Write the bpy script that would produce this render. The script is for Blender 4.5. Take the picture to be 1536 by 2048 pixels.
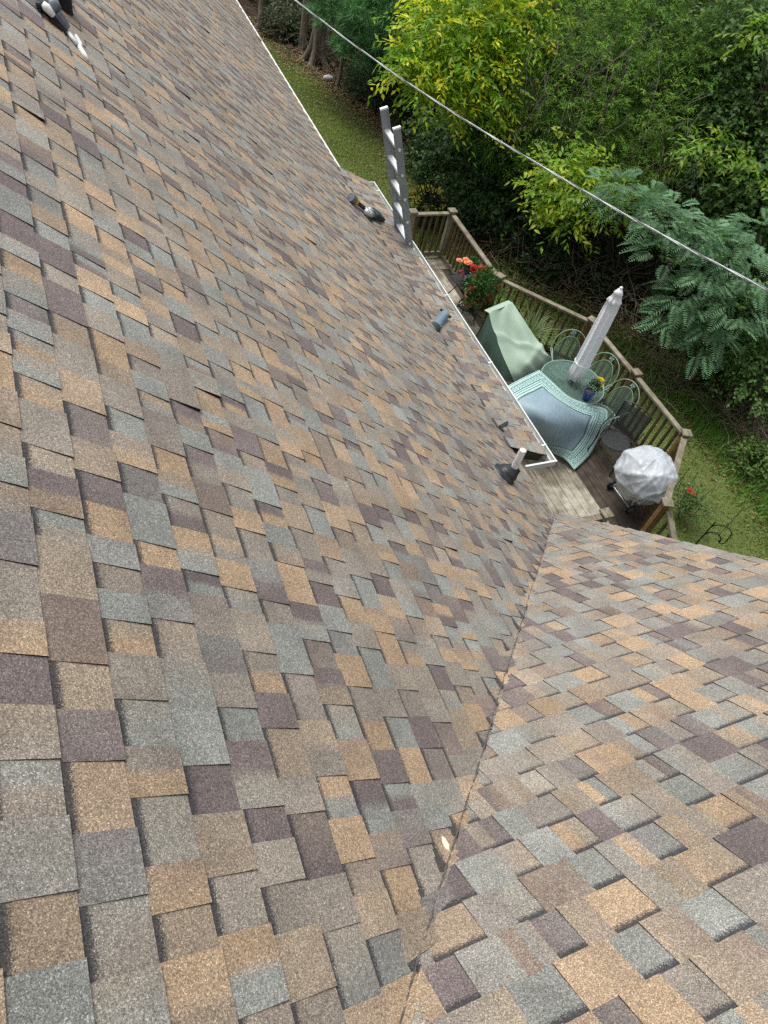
import bpy, math, random
import numpy as np
from mathutils import Vector, Matrix

random.seed(7)
rng = np.random.default_rng(11)
scene = bpy.context.scene
for o in list(bpy.data.objects):
    bpy.data.objects.remove(o, do_unlink=True)
COL = scene.collection

# ------------------------------------------------------------------ camera
CAM = np.array([-3.6886, -2.8205, 4.6903])
RIGHT = np.array([0.91663608, -0.35358428, 0.18643083])
DOWN = np.array([-0.17378782, -0.7725389, -0.61072207])
FWD = np.array([0.35996679, 0.52741047, -0.76958567])
FPX = 1443.0                        # focal length in pixels of the 1536 px wide picture
cam_data = bpy.data.cameras.new('camera')
cam = bpy.data.objects.new('camera', cam_data)
COL.objects.link(cam)
cam_data.sensor_fit = 'HORIZONTAL'
cam_data.sensor_width = 36.0
cam_data.lens = 36.0 * FPX / 1536.0
cam_data.clip_start = 0.05
cam_data.clip_end = 2000.0
M = Matrix.Identity(4)
for i in range(3):
    M[i][0] = RIGHT[i]; M[i][1] = -DOWN[i]; M[i][2] = -FWD[i]; M[i][3] = CAM[i]
cam.matrix_world = M
scene.camera = cam

# ------------------------------------------------------------------ sky and sun (bright overcast)
world = bpy.data.worlds.new('World')
scene.world = world
world.use_nodes = True
wn = world.node_tree
wn.nodes.clear()
sky = wn.nodes.new('ShaderNodeTexSky')
sky.sky_type = 'NISHITA'
sky.sun_disc = False
SUN_EL, SUN_AZ = math.radians(67), math.radians(338)     # azimuth clockwise from +Y
sky.sun_elevation = SUN_EL
sky.sun_rotation = SUN_AZ
sky.dust_density = 3.0
hs = wn.nodes.new('ShaderNodeHueSaturation')             # an overcast sky is nearly white
hs.inputs['Saturation'].default_value = 0.25
bg = wn.nodes.new('ShaderNodeBackground')
bg.inputs['Strength'].default_value = 0.15
wo = wn.nodes.new('ShaderNodeOutputWorld')
wn.links.new(sky.outputs[0], hs.inputs['Color'])
wn.links.new(hs.outputs[0], bg.inputs['Color'])
wn.links.new(bg.outputs[0], wo.inputs['Surface'])
sun_data = bpy.data.lights.new('sun', 'SUN')
sun_data.energy = 2.0
sun_data.angle = math.radians(28)
sun_data.color = (1.0, 0.975, 0.94)
sun = bpy.data.objects.new('sun', sun_data)
COL.objects.link(sun)
sdir = Vector((math.sin(SUN_AZ) * math.cos(SUN_EL), math.cos(SUN_AZ) * math.cos(SUN_EL), math.sin(SUN_EL)))
sun.rotation_euler = sdir.to_track_quat('Z', 'Y').to_euler()
sun.location = (10, -10, 30)
scene.view_settings.view_transform = 'Standard'
scene.view_settings.look = 'None'
scene.view_settings.exposure = 0.45
scene.view_settings.gamma = 1.0
scene.view_settings.use_curve_mapping = False
scene.cycles.max_bounces = 6
scene.cycles.transparent_max_bounces = 12
scene.cycles.use_adaptive_sampling = True
scene.cycles.use_denoising = False

# ------------------------------------------------------------------ placing helpers (photo ray -> point at a real distance or height)
def ray(px, py):
    d = (px - 768.0) * RIGHT + (py - 1024.0) * DOWN + FPX * FWD
    return d / np.linalg.norm(d)
def PD(px, py, dist):
    return CAM + dist * ray(px, py)
def PZ(px, py, z):
    d = ray(px, py)
    return CAM + d * ((z - CAM[2]) / d[2])
def PY(px, py, y):
    d = ray(px, py)
    return CAM + d * ((y - CAM[1]) / d[1])
def project(p):
    v = np.asarray(p, float) - CAM
    w = v @ FWD
    return 768 + FPX * (v @ RIGHT) / w, 1024 + FPX * (v @ DOWN) / w, w

# ------------------------------------------------------------------ mesh helpers
class MB:
    def __init__(self):
        self.v = []; self.f = []; self.m = []; self.uv = None
    def add(self, verts, faces, mi=0):
        b = len(self.v)
        self.v.extend([tuple(map(float, p)) for p in verts])
        for f in faces:
            self.f.append([i + b for i in f]); self.m.append(mi)
        return self
    def box(self, c, s, rz=0.0, mi=0):
        c = np.asarray(c, float); s = np.asarray(s, float) / 2
        ca, sa = math.cos(rz), math.sin(rz)
        vs = []
        for dz in (-1, 1):
            for dx, dy in ((-1, -1), (1, -1), (1, 1), (-1, 1)):
                x, y = dx * s[0], dy * s[1]
                vs.append((c[0] + x * ca - y * sa, c[1] + x * sa + y * ca, c[2] + dz * s[2]))
        return self.add(vs, [(0, 3, 2, 1), (4, 5, 6, 7), (0, 1, 5, 4), (1, 2, 6, 5), (2, 3, 7, 6), (3, 0, 4, 7)], mi)
    def beam(self, a, b, w, h, up=(0, 0, 1), mi=0, taper=1.0):
        a = np.asarray(a, float); b = np.asarray(b, float)
        d = b - a; d /= np.linalg.norm(d)
        u = np.asarray(up, float)
        s = np.cross(d, u); s /= np.linalg.norm(s)
        u = np.cross(s, d)
        vs = []
        for p, k in ((a, 1.0), (b, taper)):
            for i, j in ((-1, -1), (1, -1), (1, 1), (-1, 1)):
                vs.append(p + s * i * w / 2 * k + u * j * h / 2 * k)
        return self.add(vs, [(0, 1, 2, 3), (7, 6, 5, 4), (0, 4, 5, 1), (1, 5, 6, 2), (2, 6, 7, 3), (3, 7, 4, 0)], mi)
    def tube(self, pts, r, n=6, mi=0, cap=True):
        pts = [np.asarray(p, float) for p in pts]
        rs = r if hasattr(r, '__len__') else [r] * len(pts)
        vs = []; fs = []
        prev = None
        for i, p in enumerate(pts):
            d = pts[min(i + 1, len(pts) - 1)] - pts[max(i - 1, 0)]
            d = d / (np.linalg.norm(d) + 1e-9)
            if prev is None:
                ref = np.array([0, 0, 1.0]) if abs(d[2]) < .9 else np.array([1.0, 0, 0])
                s = np.cross(d, ref)
            else:
                s = prev - d * (prev @ d)
            s /= np.linalg.norm(s) + 1e-9
            prev = s
            t = np.cross(d, s)
            for k in range(n):
                a = 2 * math.pi * k / n
                vs.append(p + rs[i] * (math.cos(a) * s + math.sin(a) * t))
        for i in range(len(pts) - 1):
            for k in range(n):
                fs.append((i * n + k, i * n + (k + 1) % n, (i + 1) * n + (k + 1) % n, (i + 1) * n + k))
        if cap:
            fs.append(tuple(range(n - 1, -1, -1)))
            fs.append(tuple((len(pts) - 1) * n + k for k in range(n)))
        return self.add(vs, fs, mi)
    def lathe(self, c, prof, n=24, mi=0, jit=None):
        c = np.asarray(c, float)
        vs = []; fs = []
        for i, (r, z) in enumerate(prof):
            for k in range(n):
                a = 2 * math.pi * k / n
                rr = r if jit is None else r * jit(a, z)
                vs.append(c + np.array([rr * math.cos(a), rr * math.sin(a), z]))
        for i in range(len(prof) - 1):
            for k in range(n):
                fs.append((i * n + k, i * n + (k + 1) % n, (i + 1) * n + (k + 1) % n, (i + 1) * n + k))
        fs.append(tuple(range(n - 1, -1, -1)))
        fs.append(tuple((len(prof) - 1) * n + k for k in range(n)))
        return self.add(vs, fs, mi)
    def ball(self, c, r, n=10, mi=0, jit=0.0):
        r = np.ones(3) * r
        rows = max(4, n // 2)
        vs = []; fs = []
        for i in range(1, rows):
            t = math.pi * i / rows
            for k in range(n):
                a = 2 * math.pi * k / n
                q = 1 + random.uniform(-jit, jit)
                vs.append((c[0] + q * r[0] * math.sin(t) * math.cos(a), c[1] + q * r[1] * math.sin(t) * math.sin(a), c[2] + q * r[2] * math.cos(t)))
        top = len(vs); vs.append((c[0], c[1], c[2] + r[2])); vs.append((c[0], c[1], c[2] - r[2]))
        for i in range(rows - 2):
            for k in range(n):
                fs.append((i * n + k, (i + 1) * n + k, (i + 1) * n + (k + 1) % n, i * n + (k + 1) % n))
        for k in range(n):
            fs.append((top, k, (k + 1) % n))
            fs.append((top + 1, (rows - 2) * n + (k + 1) % n, (rows - 2) * n + k))
        return self.add(vs, fs, mi)
    def build(self, name, mats, parent=None, smooth=False, bevel=0.0):
        me = bpy.data.meshes.new(name)
        me.from_pydata(self.v, [], self.f)
        if not isinstance(mats, (list, tuple)):
            mats = [mats]
        for m in mats:
            me.materials.append(m)
        if len(mats) > 1:
            me.polygons.foreach_set('material_index', self.m)
        if smooth:
            me.polygons.foreach_set('use_smooth', [True] * len(self.f))
        me.update()
        return link(name, me, parent, bevel)

def link(name, me, parent=None, bevel=0.0):
    o = bpy.data.objects.new(name, me)
    COL.objects.link(o)
    if parent is not None:
        o.parent = parent
        o.matrix_parent_inverse = Matrix.Translation(-Vector(parent.location))
    if bevel:
        b = o.modifiers.new('bevel', 'BEVEL'); b.width = bevel; b.segments = 2; b.limit_method = 'ANGLE'
    return o

def thing(name, label, cat, loc, group=None):
    o = bpy.data.objects.new(name, None)
    COL.objects.link(o)
    o.location = tuple(map(float, loc))
    o.empty_display_size = 0.1
    return tag(o, label, cat, group)

def tag(o, label, cat, group=None, kind=None):
    o['label'] = label
    if cat:
        o['category'] = cat
    if group:
        o['group'] = group
    if kind:
        o['kind'] = kind
    return o

def structure(o, label=None):
    o['kind'] = 'structure'
    if label:
        o['label'] = label
    return o

def soup(name, V, F, colors=None, mat=None, parent=None, smooth=False, extra=None):
    """numpy triangle/quad soup: V (n,3), F (m,k), colours per vertex."""
    V = np.asarray(V, np.float32); F = np.asarray(F, np.int32)
    me = bpy.data.meshes.new(name)
    k = F.shape[1]
    me.vertices.add(len(V)); me.vertices.foreach_set('co', V.ravel())
    me.loops.add(F.size); me.loops.foreach_set('vertex_index', F.ravel())
    me.polygons.add(len(F))
    me.polygons.foreach_set('loop_start', np.arange(0, F.size, k, dtype=np.int32))
    me.polygons.foreach_set('loop_total', np.full(len(F), k, np.int32))
    if smooth:
        me.polygons.foreach_set('use_smooth', np.ones(len(F), bool))
    me.update(calc_edges=True)
    if colors is not None:
        a = me.color_attributes.new('Col', 'FLOAT_COLOR', 'POINT')
        c = np.ones((len(V), 4), np.float32); c[:, :3] = colors
        a.data.foreach_set('color', c.ravel())
    if mat:
        me.materials.append(mat)
    return link(name, me, parent)

# ------------------------------------------------------------------ materials
def new_mat(name):
    m = bpy.data.materials.new(name)
    m.use_nodes = True
    nt = m.node_tree
    nt.nodes.clear()
    out = nt.nodes.new('ShaderNodeOutputMaterial')
    bs = nt.nodes.new('ShaderNodeBsdfPrincipled')
    nt.links.new(bs.outputs[0], out.inputs['Surface'])
    return m, nt, bs, out

def N(nt, typ, **kw):
    n = nt.nodes.new('ShaderNode' + typ)
    for k, v in kw.items():
        if hasattr(n, k):
            setattr(n, k, v)
        else:
            n.inputs[k.replace('_', ' ')].default_value = v
    return n

def pos(nt):
    return nt.nodes.new('ShaderNodeNewGeometry').outputs['Position']

def mixc(nt, fac, a, b, mode='MIX'):
    n = nt.nodes.new('ShaderNodeMix')
    n.data_type = 'RGBA'; n.blend_type = mode
    for sock, val in ((n.inputs[0], fac), (n.inputs[6], a), (n.inputs[7], b)):
        if hasattr(val, 'is_linked') or hasattr(val, 'links'):
            nt.links.new(val, sock)
        elif hasattr(val, '__len__'):
            sock.default_value = (*val[:3], 1)
        else:
            sock.default_value = val
    return n.outputs[2]

def math_(nt, op, a, b=None, c=None, clamp=False):
    n = nt.nodes.new('ShaderNodeMath'); n.operation = op; n.use_clamp = clamp
    for s, v in zip(n.inputs, (a, b, c)):
        if v is None:
            continue
        if hasattr(v, 'links'):
            nt.links.new(v, s)
        else:
            s.default_value = v
    return n.outputs[0]

def noise(nt, vec, scale, detail=3.0, rough=0.55, dist=0.0):
    n = N(nt, 'TexNoise', Scale=scale, Detail=detail, Roughness=rough, Distortion=dist)
    nt.links.new(vec, n.inputs['Vector'])
    return n.outputs[0]

def ramp(nt, fac, stops):
    r = nt.nodes.new('ShaderNodeValToRGB')
    nt.links.new(fac, r.inputs[0])
    e = r.color_ramp.elements
    while len(e) < len(stops):
        e.new(0.5)
    for el, (p, c) in zip(e, stops):
        el.position = p
        el.color = (*c, 1) if hasattr(c, '__len__') else (c, c, c, 1)
    return r.outputs[0]

def bump(nt, bs, h, strength=0.3, dist=0.01):
    b = N(nt, 'Bump', Strength=strength, Distance=dist)
    nt.links.new(h, b.inputs['Height'])
    nt.links.new(b.outputs[0], bs.inputs['Normal'])

def simple(name, col, rough=0.6, scale=8.0, amt=0.25, metal=0.0, bmp=0.15, col2=None, spec=0.3, stretch=None):
    m, nt, bs, out = new_mat(name)
    p = pos(nt)
    if stretch:
        mp = N(nt, 'Mapping'); mp.inputs['Scale'].default_value = stretch
        nt.links.new(p, mp.inputs[0]); p = mp.outputs[0]
    n = noise(nt, p, scale, 5.0, 0.6)
    c2 = col2 if col2 else tuple(min(1, c * (1 + amt)) for c in col)
    c1 = tuple(c * (1 - amt) for c in col)
    c = ramp(nt, n, [(0.3, c1), (0.7, c2)])
    nt.links.new(c, bs.inputs['Base Color'])
    bs.inputs['Roughness'].default_value = rough
    bs.inputs['Metallic'].default_value = metal
    bs.inputs['Specular IOR Level'].default_value = spec
    if bmp:
        bump(nt, bs, noise(nt, p, scale * 6, 3.0), bmp, 0.01)
    return m

def leaf_mat(name, transl=0.35, rough=0.45, spec=0.25):
    m, nt, bs, out = new_mat(name)
    a = N(nt, 'Attribute', attribute_name='Col')
    p = pos(nt)
    n = noise(nt, p, 22.0, 2.0)
    c = mixc(nt, 1.0, a.outputs['Color'], ramp(nt, n, [(0.3, 0.78), (0.7, 1.2)]), 'MULTIPLY')
    nt.links.new(c, bs.inputs['Base Color'])
    bs.inputs['Roughness'].default_value = rough
    bs.inputs['Specular IOR Level'].default_value = spec
    tr = N(nt, 'BsdfTranslucent')
    nt.links.new(mixc(nt, 1.0, c, (1.1, 1.15, 0.5), 'MULTIPLY'), tr.inputs['Color'])
    mx = nt.nodes.new('ShaderNodeMixShader'); mx.inputs[0].default_value = transl
    nt.links.new(bs.outputs[0], mx.inputs[1]); nt.links.new(tr.outputs[0], mx.inputs[2])
    nt.links.new(mx.outputs[0], out.inputs['Surface'])
    return m

def shingle_mat():
    m, nt, bs, out = new_mat('asphalt_granules')
    a = N(nt, 'Attribute', attribute_name='Col')
    d = N(nt, 'Attribute', attribute_name='band')
    p = pos(nt)
    # granules: one random shade for each small cell
    v = N(nt, 'TexVoronoi', Scale=520.0); nt.links.new(p, v.inputs['Vector'])
    sep = N(nt, 'SeparateColor'); nt.links.new(v.outputs['Color'], sep.inputs[0])
    v2 = N(nt, 'TexVoronoi', Scale=260.0); nt.links.new(p, v2.inputs['Vector'])
    sep2 = N(nt, 'SeparateColor'); nt.links.new(v2.outputs['Color'], sep2.inputs[0])
    g = ramp(nt, sep.outputs[0], [(0.0, 0.45), (0.3, 0.76), (0.65, 1.0), (0.9, 1.35), (1.0, 2.1)])
    g2 = ramp(nt, sep2.outputs[1], [(0.0, 0.8), (0.5, 1.0), (1.0, 1.22)])
    lo = ramp(nt, noise(nt, p, 7.0, 4.0), [(0.3, 0.86), (0.7, 1.12)])
    lo2 = ramp(nt, noise(nt, p, 0.9, 3.0), [(0.3, 0.88), (0.7, 1.1)])
    c = mixc(nt, 1.0, a.outputs['Color'], g, 'MULTIPLY')
    c = mixc(nt, 1.0, c, g2, 'MULTIPLY')
    c = mixc(nt, 1.0, c, lo, 'MULTIPLY')
    c = mixc(nt, 1.0, c, lo2, 'MULTIPLY')
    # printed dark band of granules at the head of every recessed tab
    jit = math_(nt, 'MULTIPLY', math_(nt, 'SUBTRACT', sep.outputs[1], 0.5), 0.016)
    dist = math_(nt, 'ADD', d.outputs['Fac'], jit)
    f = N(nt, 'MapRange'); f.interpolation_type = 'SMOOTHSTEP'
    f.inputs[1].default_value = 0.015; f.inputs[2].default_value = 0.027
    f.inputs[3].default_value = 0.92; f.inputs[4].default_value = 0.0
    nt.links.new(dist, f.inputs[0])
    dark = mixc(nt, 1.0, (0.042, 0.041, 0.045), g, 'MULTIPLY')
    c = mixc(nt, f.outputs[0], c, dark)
    nt.links.new(c, bs.inputs['Base Color'])
    bs.inputs['Roughness'].default_value = 0.9
    bs.inputs['Specular IOR Level'].default_value = 0.25
    bump(nt, bs, v.outputs['Distance'], 0.35, 0.002)
    return m

def wood_mat(name, col, light, dark, patch=0.5, axis='y', rough=0.85):
    m, nt, bs, out = new_mat(name)
    p = pos(nt)
    a = N(nt, 'Attribute', attribute_name='Col')
    mp = N(nt, 'Mapping')
    mp.inputs['Scale'].default_value = {'y': (60, 2.2, 60), 'x': (2.2, 60, 60), 'z': (60, 60, 2.2)}[axis]
    nt.links.new(p, mp.inputs[0])
    grain = noise(nt, mp.outputs[0], 1.0, 6.0, 0.65)
    c = ramp(nt, grain, [(0.3, dark), (0.52, col), (0.75, light)])
    big = noise(nt, p, 1.6, 4.0, 0.6)
    c = mixc(nt, ramp(nt, big, [(0.42, 0.0), (0.62, patch)]), c, light)
    c = mixc(nt, 1.0, c, ramp(nt, noise(nt, p, 9.0, 4.0), [(0.3, 0.7), (0.7, 1.2)]), 'MULTIPLY')
    nt.links.new(c, bs.inputs['Base Color'])
    bs.inputs['Roughness'].default_value = rough
    bs.inputs['Specular IOR Level'].default_value = 0.2
    bump(nt, bs, grain, 0.5, 0.004)
    return m

M_SHINGLE = shingle_mat()
M_EDGE = simple('asphalt_edge', (0.018, 0.017, 0.017), 0.95, 40, 0.3, spec=0.1)
M_PLY = simple('roof_sheathing', (0.2, 0.15, 0.09), 0.9, 6, 0.3)
M_SIDING = simple('cream_siding', (0.62, 0.6, 0.54), 0.6, 3, 0.06)
M_WHITE = simple('white_metal', (0.66, 0.67, 0.64), 0.45, 9, 0.16, bmp=0.03)
M_PVC = simple('white_pvc', (0.82, 0.82, 0.79), 0.45, 14, 0.12, bmp=0.05)
M_RUBBER = simple('black_rubber', (0.02, 0.022, 0.025), 0.45, 9, 0.4, spec=0.4)
M_BLACK = simple('black_metal', (0.014, 0.014, 0.016), 0.45, 12, 0.4, spec=0.4)
M_BLACKP = simple('black_plastic', (0.02, 0.021, 0.023), 0.4, 12, 0.3)
M_FABBLACK = simple('black_nylon', (0.016, 0.016, 0.02), 0.8, 30, 0.5)
M_YELLOW = simple('yellow_plastic', (0.62, 0.4, 0.03), 0.4, 12, 0.15)
M_ORANGE = simple('orange_plastic', (0.45, 0.13, 0.03), 0.45, 12, 0.2)
M_SILVER = simple('silver_metal', (0.62, 0.66, 0.67), 0.35, 18, 0.2, metal=0.5)
M_GREYM = simple('grey_tool_metal', (0.17, 0.19, 0.21), 0.45, 15, 0.35, metal=0.3)
M_BLUEGREY = simple('blue_grey_metal', (0.17, 0.24, 0.31), 0.45, 14, 0.2, metal=0.2)
M_DARKG = simple('dark_metal', (0.03, 0.038, 0.036), 0.5, 14, 0.3)
M_ALU = simple('grey_fibreglass', (0.25, 0.275, 0.29), 0.5, 9, 0.14, metal=0.2, bmp=0.05)
M_RUNG = simple('bright_aluminium', (0.74, 0.76, 0.77), 0.5, 9, 0.08, bmp=0.0)
M_BARE = simple('pale_wood', (0.75, 0.64, 0.48), 0.8, 30, 0.15)
M_DECK = wood_mat('deck_boards_weathered', (0.2, 0.175, 0.13), (0.5, 0.47, 0.38), (0.085, 0.068, 0.045), 0.75)
M_DECKD = wood_mat('deck_boards_brown', (0.062, 0.048, 0.037), (0.13, 0.11, 0.085), (0.03, 0.024, 0.018), 0.3)
M_RAIL = wood_mat('rail_weathered', (0.2, 0.175, 0.125), (0.33, 0.3, 0.23), (0.09, 0.07, 0.045), 0.35)
M_BALUS = wood_mat('baluster_wood', (0.1, 0.07, 0.033), (0.17, 0.13, 0.068), (0.04, 0.028, 0.014), 0.3, 'z')
M_POST = wood_mat('post_wood', (0.17, 0.095, 0.035), (0.27, 0.17, 0.07), (0.06, 0.034, 0.014), 0.2, 'z')
M_SOFFIT = simple('dark_frame_wood', (0.05, 0.04, 0.03), 0.9, 10, 0.3)

# ------------------------------------------------------------------ ground, lawn, woodland floor
GZ = -3.5
EDGE = [(1.5, 24.0), (2.74, 19.95), (3.67, 17.6), (4.2, 15.6), (4.8, 13.1), (4.75, 10.4), (4.95, 8.0), (5.85, 6.5), (6.8, 5.1), (7.05, 3.4), (7.05, 1.6), (6.6, -2.0), (6.0, -8.0)]
m, nt, bs, out = new_mat('leaf_litter_soil')
p = pos(nt)
c = ramp(nt, noise(nt, p, 9.0, 6.0, 0.7), [(0.3, (0.012, 0.009, 0.006)), (0.55, (0.035, 0.024, 0.014)), (0.75, (0.085, 0.055, 0.03))])
nt.links.new(c, bs.inputs['Base Color']); bs.inputs['Roughness'].default_value = 1.0
bs.inputs['Specular IOR Level'].default_value = 0.1
bump(nt, bs, noise(nt, p, 14.0, 6.0), 0.8, 0.06)
M_SOIL = m
mb = MB()
mb.add([(-400, -400, GZ - 0.02), (400, -400, GZ - 0.02), (400, 400, GZ - 0.02), (-400, 400, GZ - 0.02)], [(0, 1, 2, 3)])
structure(mb.build('ground', M_SOIL), 'dark leaf littered woodland soil')
m, nt, bs, out = new_mat('lawn_turf')
p = pos(nt)
c = ramp(nt, noise(nt, p, 3.0, 6.0, 0.65), [(0.3, (0.12, 0.165, 0.042)), (0.55, (0.16, 0.205, 0.06)), (0.75, (0.215, 0.22, 0.09))])
c = mixc(nt, ramp(nt, noise(nt, p, 60.0, 3.0), [(0.35, 0.55), (0.7, 0.0)]), c, (0.025, 0.03, 0.01))
nt.links.new(c, bs.inputs['Base Color']); bs.inputs['Roughness'].default_value = 0.95
bs.inputs['Specular IOR Level'].default_value = 0.15
bump(nt, bs, noise(nt, p, 70.0, 4.0), 0.7, 0.03)
M_LAWN = m
mb = MB()
vs = []; fs = []
for i, (x, y) in enumerate(EDGE):
    vs += [(-1.5, y, GZ), (x - 0.15, y, GZ)]
for i in range(len(EDGE) - 1):
    fs.append((2 * i, 2 * i + 2, 2 * i + 3, 2 * i + 1))
mb.add(vs, fs)
structure(mb.build('lawn', M_LAWN), 'mown green lawn strip between house and woods')

def edge_x(y):
    ys = [e[1] for e in EDGE][::-1]; xs = [e[0] for e in EDGE][::-1]
    return np.interp(y, ys, xs)

# ------------------------------------------------------------------ leaf helpers
def unit(a):
    return a / (np.linalg.norm(a, axis=-1, keepdims=True) + 1e-9)

def leaves(C, D, Nn, L, W, cols, fold=0.25):
    """folded leaves: C base points, D direction, Nn normals; 4 verts and 2 triangles each"""
    n = len(C)
    D = unit(D); S = unit(np.cross(D, Nn)); U = np.cross(S, D)
    L = np.broadcast_to(L, n)[:, None]; W = np.broadcast_to(W, n)[:, None]
    mid = C + D * L * 0.45
    V = np.stack([C, mid + S * W / 2 + U * W * fold, C + D * L, mid - S * W / 2 + U * W * fold], 1).reshape(-1, 3)
    b = np.arange(n)[:, None] * 4
    F = np.concatenate([b + [0, 1, 2], b + [0, 2, 3]], 1).reshape(-1, 3)
    return V, F, np.repeat(cols, 4, 0)

def join(parts):
    V = []; F = []; Cc = []; o = 0
    for v, f, c in parts:
        V.append(v); F.append(f + o); Cc.append(c); o += len(v)
    return np.concatenate(V), np.concatenate(F), np.concatenate(Cc)

def rand_dir(n):
    return unit(rng.normal(size=(n, 3)))

def vary(base, n, v=0.25, h=0.12):
    base = np.asarray(base, float)
    k = rng.uniform(1 - v, 1 + v, (n, 1)) * rng.uniform(1 - h, 1 + h, (n, 3))
    return np.clip(base * k, 0, 1)

# ------------------------------------------------------------------ house roof geometry
TA, TB = 10 / 12.0, 0.95
cA, sA = math.cos(math.atan(TA)), math.sin(math.atan(TA))
cB, sB = math.cos(math.atan(TB)), math.sin(math.atan(TB))
EXPO = 0.143
VAL = np.array([-1.0, -TA / TB, TA]); VAL /= np.linalg.norm(VAL)         # up the valley
nA = np.array([sA, 0, cA]); nB = np.array([0, sB, cB])
eA = np.cross(nA, VAL); eA *= np.sign(eA[1]); eA /= np.linalg.norm(eA)     # in slope A, away from the valley (+y)
eB = np.cross(nB, VAL); eB *= np.sign(eB[0]); eB /= np.linalg.norm(eB)     # in slope B, away from the valley (+x)
ridgeA = 6.25
def A3(y, u, h=0.0):
    """slope A: y along the eave, u up the slope; folds softly over the valley on to slope B"""
    q = np.array([-u * cA, y, u * sA])
    l = q @ VAL; s = q @ eA
    if s > 0.4:
        return q + nA * h
    r = 0.022
    ga = (s + math.sqrt(s * s + r * r)) / 2; gb = (-s + math.sqrt(s * s + r * r)) / 2
    t = ga / (ga + gb)
    n = nA * t + nB * (1 - t); n /= np.linalg.norm(n)
    return l * VAL + ga * eA + gb * eB + n * h
def sA_(y, u):
    return np.array([-u * cA, y, u * sA]) @ eA
def B3(x, w, h=0.0):
    return np.array([x, -w * cB, w * sB]) + nB * h

GREY = (0.23, 0.238, 0.218); TAN = (0.36, 0.256, 0.16); PUR = (0.14, 0.112, 0.111)
TAUPE = (0.245, 0.214, 0.178); BROWN = (0.282, 0.222, 0.16)
PAL = [GREY, TAN, PUR, TAUPE, BROWN]
WTS = [0.29, 0.19, 0.18, 0.24, 0.10]
PAL = [tuple(1.06 * (0.84 * c + 0.16 * m_) for c, m_ in zip(q, (0.225, 0.2, 0.17))) for q in PAL]
def pick(prev=None):
    while True:
        c = random.choices(range(5), WTS)[0]
        if c != prev or random.random() < 0.1:
            break
    k = random.uniform(0.88, 1.12)
    base = np.array(PAL[c]) * k
    if random.random() < 0.3:
        base = base * 0.65 + np.array(PAL[random.randrange(5)]) * 0.35
    return c, base

def drift_of(c):
    return c * random.uniform(0.9, 1.1) * 1.0 if random.random() < 0.45 else c * 0.62 + np.array(PAL[random.choices(range(5), WTS)[0]]) * 0.38
TABS = {'main_roof_slope': [], 'gable_roof_slope': [], 'lower_roof_slope': []}

def emit(slope, top, low_n, bot, cols, band, top_faces, side_loops, area_px):
    TABS[slope].append((top, bot, cols, band, top_faces, side_loops, area_px))

def add_tab_grid(slope, fn, y0, y1, k, tooth, ncols, colA, colB, lift=0.0, eo=0.0):
    ulo = k * EXPO + eo; uhi = (k + 1) * EXPO + 0.03
    hlo = (0.0095 if tooth else 0.0045) + lift
    hhi = 0.0005
    lowj = random.uniform(-0.0015, 0.0015)
    ys = np.linspace(y0, y1, ncols + 1)
    V = []; C = []; B = []
    drift = drift_of(colA); vdrift = random.uniform(0.88, 1.1)
    for j, y in enumerate(ys):
        cc = colA + (drift - colA) * (j / ncols) if (j / ncols) < 0.5 or colB is None else colB
        for r in range(2):
            u = ulo + lowj if r == 0 else uhi
            V.append(fn(y, u, hlo if r == 0 else hhi)); C.append(cc * (1.0 if r == 0 else vdrift))
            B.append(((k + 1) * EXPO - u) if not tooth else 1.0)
        V.append(fn(y, ulo + lowj, -0.004)); C.append(colA); B.append(1.0)
    V.append(fn(y0, uhi, -0.006)); V.append(fn(y1, uhi, -0.006)); C += [colA] * 2; B += [1.0] * 2
    F = []; Mi = []
    for j in range(ncols):
        a = 3 * j; b = 3 * (j + 1)
        F.append((a, a + 1, b + 1, b)); Mi.append(0)
        F.append((a, b, b + 2, a + 2)); Mi.append(1)
    e = 3 * ncols
    F.append((0, 2, 3 * (ncols + 1), 1)); Mi.append(1)
    F.append((e, e + 1, 3 * (ncols + 1) + 1, e + 2)); Mi.append(1)
    V = np.array(V)
    TABS[slope].append((V, F, Mi, np.array(C), np.array(B), px_area(V[[0, 1, e + 1, e]])))

def px_area(Q):
    P = [project(q) for q in Q]
    if any(p[2] < 0.2 for p in P):
        return 0.0
    cx = sum(p[0] for p in P) / len(P); cy = sum(p[1] for p in P) / len(P)
    if not (0 < cx < 1536 and 0 < cy < 2048):
        return 0.0
    a = 0.0
    for i in range(len(P)):
        j = (i + 1) % len(P)
        a += P[i][0] * P[j][1] - P[j][0] * P[i][1]
    return abs(a) / 2

def course_widths(y0, y1):
    """alternating raised and recessed tabs, as on laminated shingles"""
    y = y0; tooth = random.random() < 0.5; prev = None
    while y < y1:
        w = random.choice((0.09, 0.105, 0.12, 0.135, 0.165)) if tooth else random.choice((0.085, 0.105, 0.12, 0.145))
        w *= random.uniform(0.92, 1.08)
        c, colA = pick(prev); prev = c
        colB = None
        if random.random() < 0.22:
            prev, colB = pick(prev)
        yield y, min(y + w, y1), tooth, colA, colB
        y += w
        if random.random() > 0.07:
            tooth = not tooth

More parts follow.
